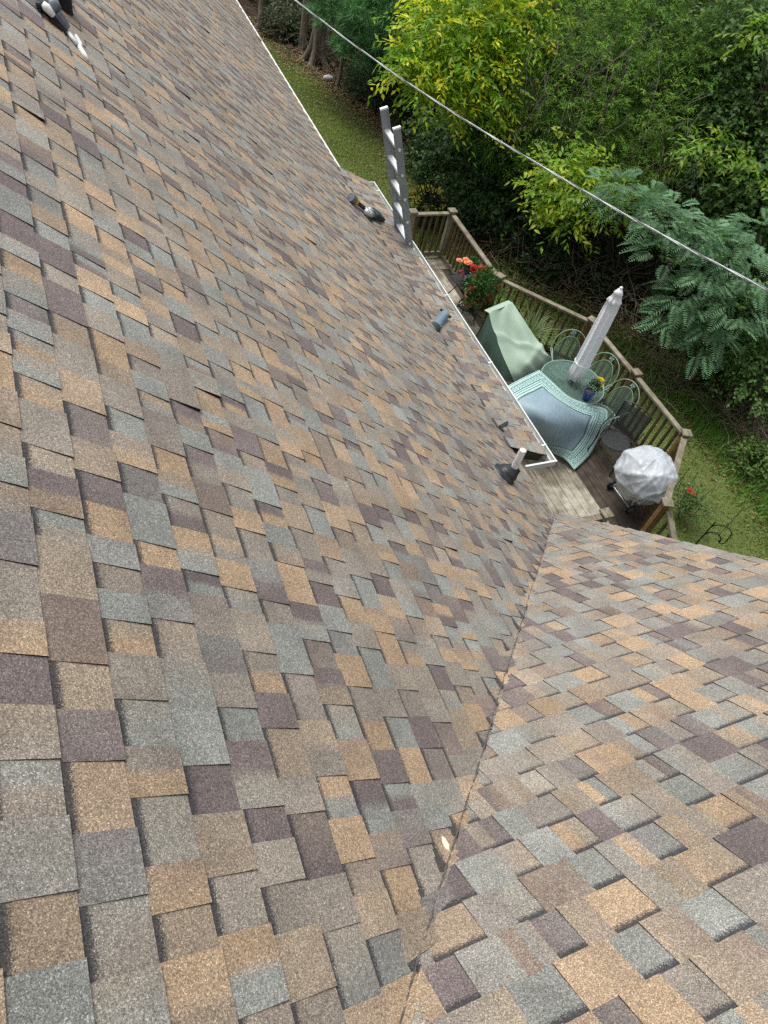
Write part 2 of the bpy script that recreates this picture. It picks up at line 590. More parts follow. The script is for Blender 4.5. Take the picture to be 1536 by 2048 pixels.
# slope A
for k in range(int(ridgeA / EXPO)):
    um = (k + 0.5) * EXPO
    yv = -(TA / TB) * um * cA
    eo = random.uniform(-0.0015, 0.0015)
    for y0, y1, tooth, ca, cb in course_widths(yv - 0.30, 14.0):
        if sA_(y1, um) < -0.2:
            continue
        near = sA_(y0, um) < 0.3
        nc = max(1, int(math.ceil((y1 - y0) / 0.03))) if near else (1 if cb is None else 5)
        lift = 0.0
        if not near and random.random() < 0.012:
            lift = random.uniform(0.004, 0.010)
        add_tab_grid('main_roof_slope', A3, y0, y1, k, tooth, nc, ca, cb, lift, eo)

# slope B: tabs clipped by the cut line along the valley and by the gable rake
RAKE_X = 0.09
CUT = 0.016
def clip_poly(poly, fn):
    outp = []
    for i in range(len(poly)):
        a, b = poly[i], poly[(i + 1) % len(poly)]
        fa, fb = fn(a), fn(b)
        if fa >= 0:
            outp.append(a)
        if (fa >= 0) != (fb >= 0):
            t = fa / (fa - fb)
            outp.append((a[0] + (b[0] - a[0]) * t, a[1] + (b[1] - a[1]) * t))
    return outp
ridgeB = 5.6
def sB_(p):
    return B3(p[0], p[1]) @ eB - CUT - 0.0025 * math.sin(p[1] * 7)
for k in range(int(ridgeB / EXPO)):
    eo = random.uniform(-0.0015, 0.0015)
    ulo = k * EXPO + eo; uhi = (k + 1) * EXPO + 0.03
    xv = -(uhi * cB) * TB / TA - 0.3
    for x0, x1, tooth, ca, cb in course_widths(xv, RAKE_X):
        parts = [(x0, x1, ca)] if cb is None else [(x0, (x0 + x1) / 2, ca), ((x0 + x1) / 2, x1, cb)]
        hlo = (0.0095 if tooth else 0.0045); lift = random.uniform(0.003, 0.008) if random.random() < 0.012 else 0
        for a, b, cc in parts:
            poly = [(a, ulo), (b, ulo), (b, uhi), (a, uhi)]
            poly = clip_poly(poly, sB_)
            if len(poly) < 3:
                continue
            off = 0.016
            V = []; Bd = []
            dr = drift_of(cc); vd = random.uniform(0.88, 1.1)
            cv = np.array([(cc + (dr - cc) * np.clip((x - a) / max(b - a, 1e-4), 0, 1)) * (1 + (vd - 1) * (w - ulo) / (uhi - ulo)) for (x, w) in poly])
            for (x, w) in poly:
                t = (w - ulo) / (uhi - ulo)
                V.append(B3(x, w, off + hlo + lift + (0.0005 - hlo - lift) * t))
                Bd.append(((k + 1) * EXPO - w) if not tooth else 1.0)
            n = len(poly)
            for (x, w) in poly:
                V.append(B3(x, w, off - 0.006)); Bd.append(1.0)
            F = [tuple(range(n))] + [(i, (i + 1) % n, n + (i + 1) % n, n + i) for i in range(n)]
            V = np.array(V)
            TABS['gable_roof_slope'].append((V, F, [0] + [1] * n, np.concatenate([cv, cv]), np.array(Bd), px_area(V[:n])))

# slope C: the lower, flatter eave section over the deck
CY0, CY1, CX1 = 0.83, 5.92, 0.475
TC = 0.45; cC, sC = math.cos(math.atan(TC)), math.sin(math.atan(TC))
CZ1 = 0.029 - TC * CX1
nC = np.array([sC, 0, cC])
def C3(y, u, h=0.0):
    return np.array([CX1 - u * cC, y, CZ1 + u * sC]) + nC * h
CL = (CX1 + 0.075) / cC
for k in range(5):
    for y0, y1, tooth, ca, cb in course_widths(CY0 + random.uniform(-0.006, 0.006), CY1):
        if (k + 1) * EXPO + 0.03 > CL + 0.05:
            continue
        add_tab_grid('lower_roof_slope', C3, y0, y1, k, tooth, 1 if cb is None else 5, ca, cb)

# ------------------------------------------------------------------ house
house = thing('house', 'house with multicoloured brown and grey shingle roof and white gutter', 'house', (-2.5, 3.0, GZ))
def slab(a, b, c, d, n, t):
    """four corners of the upper face, n outward, t thickness"""
    n = np.asarray(n)
    top = [np.asarray(q, float) for q in (a, b, c, d)]
    bot = [q - n * t for q in top]
    return top + bot, [(0, 1, 2, 3), (7, 6, 5, 4), (0, 4, 5, 1), (1, 5, 6, 2), (2, 6, 7, 3), (3, 7, 4, 0)]
uA = ridgeA
yvA = -(TA / TB) * uA * cA
def Apl(y, u, h=-0.007):
    return np.array([-u * cA, y, u * sA]) + nA * h
mb = MB(); mb.add(*slab(Apl(0.0, 0), Apl(14, 0), Apl(14, uA), Apl(yvA, uA), nA, 0.03))
roofA = mb.build('main_roof_slope', M_PLY, house)
mb = MB()
q = [B3(RAKE_X - 0.004, 0, -0.007), B3(RAKE_X - 0.004, ridgeB, -0.007), B3(-ridgeB * cB * TB / TA, ridgeB, -0.007), B3(0, 0, -0.007)]
mb.add(*slab(*q, nB, 0.03))
roofB = mb.build('gable_roof_slope', M_PLY, house)
mb = MB(); mb.add(*slab(C3(CY0 + 0.01, 0.004, -0.006), C3(CY1 - 0.004, 0.004, -0.006), C3(CY1 - 0.004, CL, -0.006), C3(CY0 + 0.01, CL, -0.006), nC, 0.016))
roofC = mb.build('lower_roof_slope', M_SOFFIT, house)
PARENT = {'main_roof_slope': roofA, 'gable_roof_slope': roofB, 'lower_roof_slope': roofC}

def tab_mesh(name, tabs):
    V = []; F = []; Mi = []; C = []; B = []; o = 0
    for v, f, mi, c, b, _ in tabs:
        V.append(v); F += [[i + o for i in q] for q in f]; Mi += mi; C.append(c); B.append(b); o += len(v)
    V = np.concatenate(V); C = np.concatenate(C); B = np.concatenate(B)
    me = bpy.data.meshes.new(name)
    me.from_pydata(V.tolist(), [], F)
    me.materials.append(M_SHINGLE); me.materials.append(M_EDGE)
    me.polygons.foreach_set('material_index', Mi)
    a = me.color_attributes.new('Col', 'FLOAT_COLOR', 'POINT')
    cc = np.ones((len(V), 4), np.float32); cc[:, :3] = C
    a.data.foreach_set('color', cc.ravel())
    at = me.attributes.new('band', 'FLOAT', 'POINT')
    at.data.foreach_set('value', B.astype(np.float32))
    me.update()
    return me
allt = sorted(((t[5], s, i) for s in TABS for i, t in enumerate(TABS[s])), reverse=True)
single = set((s, i) for a, s, i in allt[:300])
for s, tabs in TABS.items():
    rest = []
    for i, t in enumerate(tabs):
        if (s, i) in single:
            o = bpy.data.objects.new('shingle', tab_mesh('shingle', [t]))
            COL.objects.link(o); o.parent = PARENT[s]
        else:
            rest.append(t)
    o = bpy.data.objects.new('shingle_field', tab_mesh('shingle_field', rest))
    COL.objects.link(o); o.parent = PARENT[s]
    o['kind'] = 'stuff'

# dark bead added as the shadow line of the cut edge in the valley
mb = MB(); pts = []
for k in range(150):
    l = 0.12 + k * (ridgeB * 1.25 - 0.12) / 149
    q = l * VAL + eB * (CUT - 0.007 + 0.0025 * math.sin(l * 5) + random.uniform(-0.0015, 0.0015)) + nB * (0.0285 + random.uniform(-0.001, 0.001))
    pts.append(q)
mb.tube(pts, 0.0026, 5); mb.build('valley_shadow_line', simple('cut_shadow_tone', (0.11, 0.098, 0.086), 0.9, 60, 0.5), house)
# far sides of both roofs, walls, soffit
mb = MB(); rx, rz = -uA * cA, uA * sA
mb.add(*slab((rx, yvA - 3, rz), (rx, 14, rz), (rx - 4.8, 14, rz - 4.0), (rx - 4.8, yvA - 3, rz - 4.0), (-sA, 0, cA), 0.04))
mb.build('rear_roof_slope', M_PLY, house)
by, bz = -ridgeB * cB, ridgeB * sB
mb = MB(); mb.add(*slab((RAKE_X, by, bz), (RAKE_X, by - 4, bz - 4), (-8.5, by - 4, bz - 4), (-8.5, by, bz), (0, -sB, cB), 0.04))
mb.build('gable_far_slope', M_PLY, house)
mb = MB()
for i in range(17):                      # lap siding on the wall under the eave
    z = -3.4 + i * 0.2
    mb.add([(-0.32, 0.0, z), (-0.32, 13.7, z), (-0.345, 13.7, z + 0.2), (-0.345, 0.0, z + 0.2)], [(0, 1, 2, 3)])
mb.box((-0.4, 6.85, -1.75), (0.1, 13.7, 3.5))
mb.build('wall', M_SIDING, house)
mb = MB()
g = [(-0.06, -0.05, -3.5), (-0.06, -8.0, -3.5), (-0.06, -8.0, -0.15), (-0.06, -3.98, 3.8), (-0.06, -0.05, -0.12)]
mb.add(g + [(x - 0.12, y, z) for x, y, z in g], [(0, 1, 2, 3, 4), (9, 8, 7, 6, 5)] + [(i, (i + 1) % 5, 5 + (i + 1) % 5, 5 + i) for i in range(5)])
mb.build('gable_wall', M_SIDING, house)
mb = MB(); mb.box((-0.19, 6.9, -0.10), (0.32, 13.6, 0.02))
mb.build('soffit', M_WHITE, house)
# white drip edge on the far eave and on the gable rake
for j in range(3):
    y0, y1 = 5.96 + j * 2.68, 5.96 + (j + 1) * 2.68 - 0.004
    mb = MB(); mb.beam((0.012, y0, -0.045 - 0.004 * (j % 2)), (0.012, y1, -0.045 - 0.004 * (j % 2)), 0.022, 0.085)
    mb.beam((0.0, y0, 0.004), (0.0, y1, 0.004), 0.05, 0.006)
    mb.build('drip_edge', M_WHITE, house)
mb = MB(); mb.beam(B3(RAKE_X + 0.006, -0.01, -0.02), B3(RAKE_X + 0.006, ridgeB, -0.02), 0.012, 0.05, up=nB)
mb.build('rake_trim', M_PLY, house)
# gutter of the lower section: fascia, trough, outer lip, end return
gx, gz = CX1, CZ1
def gutter_run(y0, y1, dz=0.0):
    mb = MB()
    mb.beam((gx + 0.010, y0, gz - 0.040 + dz), (gx + 0.010, y1, gz - 0.040 + dz), 0.010, 0.07)
    mb.beam((gx + 0.056, y0, gz - 0.03 + dz), (gx + 0.056, y1, gz - 0.03 + dz), 0.008, 0.07)
    mb.beam((gx + 0.054, y0, gz + 0.008 + dz), (gx + 0.054, y1, gz + 0.008 + dz), 0.014, 0.006)
    mb.beam((gx + 0.033, y0, gz - 0.068 + dz), (gx + 0.033, y1, gz - 0.068 + dz), 0.044, 0.006)
    return mb
ys = [0.74, 2.1, 3.35, 4.45, 5.93]
for j in range(4):
    gutter_run(ys[j], ys[j + 1] - 0.003, -0.003 * (j % 2)).build('gutter', M_WHITE, house)
mb = MB()
for y in (0.95, 2.2, 3.4, 4.6, 5.7):
    mb.beam((gx + 0.0, y, gz + 0.014), (gx + 0.06, y, gz + 0.014), 0.016, 0.004)
mb.build('gutter_strap', M_WHITE, house)
mb = MB(); mb.beam((0.17, 0.735, gz - 0.028), (gx + 0.06, 0.735, gz - 0.028), 0.012, 0.06)
mb.beam((0.17, 0.731, gz + 0.013), (gx + 0.062, 0.731, gz + 0.013), 0.02, 0.006)
mb.build('gutter_return', M_WHITE, house)
mb = MB(); mb.beam((gx - 0.02, CY1 + 0.012, gz - 0.02), (gx + 0.06, CY1 + 0.012, gz - 0.025), 0.012, 0.06)
mb.build('gutter_end_cap', M_WHITE, house)
mb = MB(); mb.beam((0.02, CY0 + 0.05, -0.10), (gx - 0.02, CY0 + 0.05, gz - 0.07), 0.03, 0.1)
mb.build('rafter_tail', M_SOFFIT, house)

# ------------------------------------------------------------------ things on the roof
def on_A(px, py):
    d = ray(px, py)
    t = -(nA @ CAM) / (nA @ d)
    return CAM + t * d
def on_C(px, py):
    p0 = C3(0, 0); d = ray(px, py)
    return CAM + d * (((p0 - CAM) @ nC) / (nC @ d))
def frame(p, d, n):
    """local axes at p: X along d, Z = n"""
    n = np.asarray(n, float); d = np.asarray(d, float)
    d = d - n * (d @ n); d /= np.linalg.norm(d)
    s = np.cross(n, d)
    return lambda x, y, z: np.asarray(p) + d * x + s * y + n * z

# plumbing vent pipe in a rubber boot
vb = on_A(1006, 950)
v = thing('vent_pipe', 'white plastic vent pipe in a black rubber boot on the roof', 'vent pipe', vb)
F_ = frame(vb, (cA, 0, -sA), nA)
mb = MB()
prof = [(0.108, 0.004), (0.106, 0.02), (0.09, 0.03), (0.08, 0.045), (0.085, 0.055), (0.067, 0.075), (0.05, 0.1), (0.042, 0.12)]
vs = []; fs = []
for r, z in prof:
    for k in range(28):
        a = 2 * math.pi * k / 28
        vs.append(F_(r * math.cos(a) * 1.1 + z * 0.35, r * math.sin(a), z))
for i in range(len(prof) - 1):
    for k in range(28):
        fs.append((i * 28 + k, i * 28 + (k + 1) % 28, (i + 1) * 28 + (k + 1) % 28, (i + 1) * 28 + k))
mb.add(vs, fs); mb.build('boot', M_RUBBER, v, smooth=True)
pt = F_(0.03, 0, 0.09)
mb = MB(); mb.tube([pt, pt + np.array([0, 0, 0.235])], 0.030, 20, cap=False)
mb.tube([pt + np.array([0, 0, 0.01]), pt + np.array([0, 0, 0.234])], 0.024, 20)
mb.build('pipe', M_PVC, v, smooth=False)

# bent blue-grey metal flashing piece
fb = on_C(872, 652)
t = thing('metal_flashing', 'small bent blue-grey metal flashing piece lying above the gutter', 'flashing', fb)
dd = on_C(886, 634) - fb
F_ = frame(fb, dd, nC)
L = np.linalg.norm(dd)
mb = MB(); vs = []; fs = []
nu, nv = 12, 9
for i in range(nu):
    u = i / (nu - 1)
    for j in range(nv):
        a = math.pi * j / (nv - 1)
        wd = 0.062 - 0.012 * math.sin(u * 3)
        vs.append(F_(-0.05 + u * (L + 0.03), -wd * math.cos(a), 0.012 + (0.045 + 0.03 * u * u) * math.sin(a)))
for i in range(nu - 1):
    for j in range(nv - 1):
        fs.append((i * nv + j, i * nv + j + 1, (i + 1) * nv + j + 1, (i + 1) * nv + j))
mb.add(vs, fs); mb.build('hood', M_BLUEGREY, t, smooth=True)
mb = MB(); mb.beam(F_(L + 0.0, -0.075, 0.05), F_(L + 0.0, 0.075, 0.05), 0.03, 0.022, up=nC); mb.build('lip', M_BLACKP, t)
mb = MB()
vs = [F_(-0.05, -0.062 * math.cos(math.pi * j / 8), 0.012 + 0.045 * math.sin(math.pi * j / 8)) for j in range(9)] + [F_(-0.13, -0.045 * math.cos(math.pi * j / 8), 0.006 + 0.012 * math.sin(math.pi * j / 8)) for j in range(9)]
mb.add(vs, [(j, j + 1, 10 + j, 9 + j) for j in range(8)]); mb.build('throat', M_DARKG, t)

# black L bracket
lb = on_C(1002, 856)
t = thing('angle_bracket', 'small black L-shaped metal bracket lying on the lower roof', 'bracket', lb)
a = on_C(997, 856); b = on_C(1013, 847); c = on_C(1006, 864)
mb = MB(); mb.beam(a + nC * 0.018, b + nC * 0.018, 0.026, 0.012, up=nC); mb.build('long_leg', M_DARKG, t)
mb = MB(); mb.beam(a + nC * 0.012, c + nC * 0.012, 0.02, 0.01, up=nC); mb.build('short_leg', M_DARKG, t)

# wood sliver in the valley
d = ray(892, 1688); tB_ = min(-(nB @ CAM) / (nB @ d), -(nA @ CAM) / (nA @ d))
sp = CAM + d * tB_ * 0.985
t1 = CAM + ray(884, 1675) * tB_ * 0.985; t2 = CAM + ray(899, 1703) * tB_ * 0.985
mb = MB(); ax = t2 - t1; sd = np.cross(ax, nB); sd /= np.linalg.norm(sd); up = nB * 0.006
pts = [t1, t1 + ax * 0.3 + sd * 0.009, t1 + ax * 0.8 + sd * 0.01, t2, t1 + ax * 0.7 - sd * 0.008, t1 + ax * 0.2 - sd * 0.006]
mb.add([q - up * 0.3 for q in pts] + [q + up for q in pts], [tuple(range(6)), tuple(range(11, 5, -1))] + [(i, (i + 1) % 6, 6 + (i + 1) % 6, 6 + i) for i in range(6)])
o = mb.build('wood_chip', M_BARE)
tag(o, 'pale splinter of bare wood lying in the roof valley', 'wood chip')

# nailer above the lower eave
b0 = on_A(695, 400); b1 = on_A(750, 443)
t = thing('nail_gun', 'silver and black nail gun with yellow collar lying near the gutter', 'nail gun', (b0 + b1) / 2)
F_ = frame(b0, b1 - b0, nA); L = np.linalg.norm(b1 - b0)
sd = np.sign(F_(0, 1, 0)[0] - b0[0])          # +1 when local y points down the slope
def tub(x0, y0, z0, x1, y1, z1, r, n=12):
    m_ = MB(); m_.tube([F_(x0 * L, y0 * sd, z0), F_(x1 * L, y1 * sd, z1)], r, n); return m_
mb = tub(0.0, 0.0, 0.05, 0.13, 0.0, 0.05, 0.052); mb.build('battery', M_GREYM, t, bevel=0.006)
mb = tub(0.13, 0.0, 0.05, 0.2, 0.0, 0.05, 0.046); mb.build('collar', M_YELLOW, t, bevel=0.004)
mb = tub(0.2, -0.0, 0.045, 0.62, -0.035, 0.04, 0.024); mb.build('handle', M_BLACKP, t, bevel=0.004)
mb = tub(0.45, 0.085, 0.05, 0.66, 0.07, 0.055, 0.04, 14); mb.ball(F_(0.44 * L, 0.087 * sd, 0.05), 0.04); mb.tube([F_(0.5 * L, 0.05 * sd, 0.085), F_(0.66 * L, 0.045 * sd, 0.09)], 0.022, 8); mb.build('body', M_SILVER, t, smooth=True)
mb = MB(); mb.tube([F_(0.55 * L, -0.015 * sd, 0.05), F_(0.58 * L, 0.03 * sd, 0.07), F_(0.52 * L, 0.06 * sd, 0.06)], 0.015, 8); mb.build('trigger', M_SILVER, t)
mb = MB(); mb.beam(F_(0.64 * L, 0.065 * sd, 0.065), F_(0.97 * L, 0.04 * sd, 0.065), 0.135, 0.12, up=nA)
mb.build('magazine', M_DARKG, t, bevel=0.012)
mb = tub(0.97, 0.03, 0.05, 1.06, 0.04, 0.03, 0.026, 10); mb.beam(F_(0.9 * L, -0.03 * sd, 0.03), F_(1.0 * L, -0.035 * sd, 0.03), 0.05, 0.05, up=nA); mb.build('nose', M_BLACKP, t)

# tools up the slope at the top left
b0 = on_A(74, 18); b1 = on_A(132, 68)
t = thing('coil_nailer', 'grey and black roofing nailer with white guard beside tool bag', 'nail gun', (b0 + b1) / 2)
F_ = frame(b0, b1 - b0, nA); L = np.linalg.norm(b1 - b0)
mb = MB(); mb.tube([F_(0.12 * L, 0.03, 0.05), F_(0.36 * L, 0.035, 0.055), F_(0.5 * L, 0.03, 0.05)], [0.045, 0.052, 0.04], 12); mb.ball(F_(0.1 * L, 0.03, 0.05), 0.047); mb.build('body', M_GREYM, t, smooth=True)
mb = MB(); mb.tube([F_(0.02 * L, -0.028, 0.05), F_(0.15 * L, -0.034, 0.05), F_(0.42 * L, -0.032, 0.04)], [0.018, 0.024, 0.016], 8); mb.build('guard', M_PVC, t, smooth=True)
mb = MB(); mb.tube([F_(0.48 * L, 0.02, 0.05), F_(0.78 * L, 0.015, 0.035), F_(0.98 * L, 0.005, 0.03)], [0.036, 0.03, 0.016], 10); mb.build('magazine', M_GREYM, t)
mb = MB(); mb.beam(F_(0.4 * L, -0.03, 0.012), F_(0.85 * L, -0.025, 0.012), 0.03, 0.02, up=nA); mb.build('foot', M_BLACKP, t)
mb = MB(); mb.tube([F_(0.62 * L, 0.07, 0.05), F_(0.78 * L, 0.06, 0.045)], 0.022, 8); mb.build('trigger', M_ORANGE, t)
mb = MB(); mb.ball(F_(-0.03 * L, -0.03, 0.03), 0.02); mb.build('air_plug', M_BLACKP, t)
# black tool bag, partly beyond the frame
bb = on_A(112, 6)
t = thing('tool_bag', 'black nylon tool bag at the top edge of the roof view', 'tool bag', bb)
mb = MB(); vs = []; fs = []
rows, n = 7, 20
for i in range(rows):
    h = 0.24 * i / (rows - 1)
    for k in range(n):
        a = 2 * math.pi * k / n
        sx = 0.105 * (abs(math.cos(a)) ** 0.5) * np.sign(math.cos(a)); sy = 0.085 * (abs(math.sin(a)) ** 0.5) * np.sign(math.sin(a))
        w = 1 + 0.06 * math.sin(3 * a + 9 * h) - 0.15 * (i == rows - 1)
        vs.append(bb + np.array([sx * w - 0.01, sy * w + 0.05, 0.0 - (sx * w - 0.01) * TA]) if i == 0 else bb + np.array([sx * w - 0.01, sy * w + 0.05, h + 0.06]))
for i in range(rows - 1):
    for k in range(n):
        fs.append((i * n + k, i * n + (k + 1) % n, (i + 1) * n + (k + 1) % n, (i + 1) * n + k))
fs.append(tuple((rows - 1) * n + k for k in range(n)))
mb.add(vs, fs); mb.build('pouch', M_FABBLACK, t, smooth=True)
mb = MB(); mb.tube([bb + np.array([-0.1, -0.035, 0.16]), bb + np.array([0.0, -0.045, 0.15]), bb + np.array([0.095, -0.035, 0.17])], 0.006, 6); mb.build('seam', M_GREYM, t)
# white forked pry bar
b0 = on_A(138, 68); b1 = on_A(172, 124)
t = thing('pry_bar', 'white forked pry bar lying on the roof below tool bag', 'pry bar', (b0 + b1) / 2)
F_ = frame(b0, b1 - b0, nA); L = np.linalg.norm(b1 - b0); h = 0.016
mb = MB()
for s in (-1, 1):
    a_ = [(0.0, 0.036 * s), (0.3, 0.03 * s), (0.52, 0.012 * s)]
    mb.tube([F_(x * L, y, h) for x, y in a_], [0.009, 0.013, 0.01], 8)
mb.build('fork', M_WHITE, t, smooth=True)
mb = MB(); mb.tube([F_(0.48 * L, 0, h), F_(0.6 * L, -0.004, h), F_(0.85 * L, -0.006, h), F_(1.0 * L, 0.004, h)], [0.012, 0.013, 0.016, 0.008], 10); mb.build('handle', M_WHITE, t, smooth=True)
mb = MB(); mb.beam(F_(0.1 * L, 0, 0.011), F_(0.5 * L, 0, 0.011), 0.05, 0.004, up=nA); mb.build('web', simple('pale_metal', (0.4, 0.43, 0.4), 0.5), t)

# ------------------------------------------------------------------ extension ladder
t = thing('extension_ladder', 'grey extension ladder with bright rungs leaning on the gutter', 'ladder', (1.3, 4.6, -2.8))
def rail_pts(y):
    return np.array([1.335, y, -2.79]), np.array([-0.06, y, 1.27 + (0.02 if y > 4.6 else 0)])
la, lb_ = 4.40, 4.80
for y in (la, lb_):
    a, b = rail_pts(y)
    s = 1 if y == la else -1
    mb = MB(); mb.beam(a, b, 0.028, 0.085, up=(0.94, 0, 0.32))
    mb.beam(a + np.array([0.038, 0.02 * s, 0.013]), b + np.array([0.038, 0.02 * s, 0.013]), 0.014, 0.012, up=(0.94, 0, 0.32))
    mb.build('rail', M_ALU, t)
    mb = MB(); mb.beam(b + np.array([0.003, 0, -0.006]), b + np.array([-0.003, 0, 0.012]), 0.034, 0.09, up=(0.94, 0, 0.32)); mb.build('end_cap', M_RUNG, t)
    for i in range(13):
        f = (0.055 + i * 0.072)
        c_ = a + (b - a) * (1 - f)
        if i < 6:
            mb = MB(); mb.tube([c_ + np.array([0, -0.024 * s, 0]), c_ + np.array([0, -0.012 * s, 0])], 0.017, 10); mb.build('rung_boss', M_RUNG, t)
for i in range(13):
    f = 0.055 + i * 0.072
    a, b = rail_pts(la); a2, b2 = rail_pts(lb_)
    p0 = a + (b - a) * (1 - f); p1 = a2 + (b2 - a2) * (1 - f)
    mb = MB(); mb.beam(p0, p1, 0.06, 0.026, up=(-0.2, -0.5, 1)); mb.build('rung', M_RUNG, t)

# ------------------------------------------------------------------ deck
DZ = -2.8
PTS = {'p1': (3.15, 7.92), 'p2': (3.14, 5.94), 'p3': (4.25, 4.64), 'p4': (4.28, 3.35), 'p5': (4.30, 2.03), 'p6': (3.17, 0.96), 'p7': (2.2, 1.0), 'p8': (2.36, 7.93), 'h1': (-0.3, 7.93), 'h7': (-0.05, 1.0)}
deck = thing('deck', 'weathered wooden deck with angled corners behind the house', 'deck', (2.0, 4.0, DZ))
def yr(x):
    lo = 0.93 if x <= 3.2 else 0.93 + (x - 3.2) * (2.0 - 0.93) / (4.33 - 3.2)
    if x <= 3.17:
        hi = 7.52
    else:
        hi = 5.92 - (x - 3.17) * (5.92 - 4.66) / (4.28 - 3.17) if x < 4.28 else 4.66
    return lo, hi
x = -0.3
bi = 0
random.seed(21)
while x < 4.28:
    x1 = min(x + 0.138, 4.33)
    (l0, h0), (l1, h1) = yr(x), yr(x1)
    if x < 3.17 < x1:
        h1 = h0
    z = DZ + random.uniform(-0.002, 0.002)
    cut = random.uniform(2.6, 5.2)
    for seg in ((l0, l1, cut, cut), (cut + 0.004, cut + 0.004, h0, h1)):
        mb = MB()
        pl = [(x + 0.002, seg[0]), (x1 - 0.005, seg[1]), (x1 - 0.005, seg[3]), (x + 0.002, seg[2])]
        mb.add([(px_, py_, z) for px_, py_ in pl] + [(px_, py_, z - 0.035) for px_, py_ in pl], [(0, 1, 2, 3), (7, 6, 5, 4), (0, 4, 5, 1), (1, 5, 6, 2), (2, 6, 7, 3), (3, 7, 4, 0)])
        dark = x > 2.98 or (seg[2] < 5.3 and False)
        mb.build('deck_board', M_DECKD if dark and x > 2.98 and seg[0] < 5.0 else M_DECK, deck)
    x = x1; bi += 1
for j in range(3):
    mb = MB(); y = 7.53 + j * 0.138
    mb.box((1.43, y + 0.066, DZ - 0.0175), (3.44, 0.131, 0.035)); mb.build('deck_board', M_DECK, deck)
mb = MB()
seq = ['p7', 'p6', 'p5', 'p4', 'p3', 'p2', 'p1']
ring = [(-0.3, 0.93)] + [PTS['p6']] + [PTS[q] for q in ('p5', 'p4', 'p3', 'p2', 'p1')] + [(-0.3, 7.92)]
for a, b in zip(ring[:-1], ring[1:]):
    mb.beam((a[0], a[1], DZ - 0.15), (b[0], b[1], DZ - 0.15), 0.04, 0.22)
for y in (2.2, 3.4, 4.6, 5.8, 7.0):
    mb.beam((-0.3, y, DZ - 0.14), (yr(3.0)[0] + 2.2, y, DZ - 0.14), 0.04, 0.2)
mb.build('joist_frame', M_SOFFIT, deck)
for px_, py_ in ((3.1, 1.05), (4.2, 2.1), (4.18, 4.6), (3.05, 5.9), (3.05, 7.8), (0.5, 1.1)):
    mb = MB(); mb.box((px_, py_, (GZ + DZ - 0.26) / 2 - 0.02), (0.12, 0.12, DZ - 0.26 - GZ + 0.04)); mb.build('support_post', M_SOFFIT, deck)
for j in range(3):                         # steps down toward the lawn
    mb = MB(); mb.box((2.7, 0.76 - j * 0.28, DZ - 0.17 * (j + 1)), (0.94, 0.27, 0.035)); mb.build('step', M_DECKD, deck)
for xx in (2.22, 3.18):
    mb = MB(); mb.beam((xx, 0.95, DZ - 0.14), (xx, -0.1, DZ - 0.62), 0.04, 0.22); mb.build('stringer', M_SOFFIT, deck)

railing = thing('deck_railing', 'weathered wooden deck railing with capped posts and brown balusters', 'railing', (3.3, 4.0, DZ))
for i, k in enumerate(('p1', 'p2', 'p3', 'p4', 'p5', 'p6', 'p7', 'p8')):
    x, y = PTS[k]
    nxt = {'p1': 0, 'p2': 0.43, 'p3': 0.43, 'p4': 0, 'p5': -0.4, 'p6': -0.4, 'p7': 0, 'p8': 0}[k]
    mb = MB(); mb.box((x, y, DZ + 0.345), (0.09, 0.09, 1.19), nxt)
    po = mb.build('post', M_POST if k in ('p3', 'p4', 'p5', 'p6') else M_RAIL, railing, bevel=0.004)
    mb = MB(); mb.box((x, y, DZ + 0.958), (0.145, 0.145, 0.03), nxt)
    ca, sa = math.cos(nxt), math.sin(nxt)
    q = [(x + (a * ca - b * sa) * 0.062, y + (a * sa + b * ca) * 0.062, DZ + 0.973) for a, b in ((-1, -1), (1, -1), (1, 1), (-1, 1))]
    mb.add(q + [(x, y, DZ + 0.997)], [(0, 1, 4), (1, 2, 4), (2, 3, 4), (3, 0, 4)])
    mb.build('post_cap', M_RAIL, po, bevel=0.003)
def railrun(a, b, top_drop=0.0, skip=()):
    a = np.array([*a, DZ]); b = np.array([*b, DZ])
    d = (b - a); L = np.linalg.norm(d); d /= L
    a2 = a + d * 0.046; b2 = b - d * 0.046
    zt = np.array([0, 0, 0.90]); zb = np.array([0, 0, 0.09])
    mb = MB(); mb.beam(a2 + zt, b2 + zt, 0.088, 0.036); mb.build('top_rail', M_RAIL, railing, bevel=0.004)
    mb = MB(); mb.beam(a2 + zb, b2 + zb, 0.036, 0.07); mb.build('bottom_rail', M_RAIL if a[1] > 6.5 else M_BALUS, railing)
    n = int(round(L / 0.135))
    side = np.array([-d[1], d[0], 0])
    if side @ np.array([2.0 - a[0], 4.0 - a[1], 0]) < 0:
        side = -side
    for i in range(1, n):
        c = a + d * (L * i / n) + d * random.uniform(-0.006, 0.006)
        mb = MB(); mb.beam(c + side * 0.0 + np.array([0, 0, 0.126]), c + np.array([random.uniform(-.004, .004), random.uniform(-.004, .004), 0.882]), 0.034, 0.034, up=tuple(side)); mb.build('baluster', M_BALUS, railing)
for a, b in (('p8', 'p1'), ('h1', 'p8'), ('p1', 'p2'), ('p2', 'p3'), ('p3', 'p4'), ('p4', 'p5'), ('p5', 'p6'), ('h7', 'p7')):
    railrun(PTS[a], PTS[b])
# sloping stair rail from the last post
mb = MB(); mb.beam((3.2, 0.9, DZ + 0.86), (3.2, -0.2, DZ + 0.1), 0.088, 0.036); mb.build('stair_rail', M_RAIL, railing)
for i in range(7):
    y = 0.8 - i * 0.14
    mb = MB(); mb.beam((3.2, y, DZ + 0.76 - i * 0.097), (3.2, y, DZ - 0.1 - i * 0.097), 0.034, 0.034, up=(1, 0, 0)); mb.build('baluster', M_BALUS, railing)

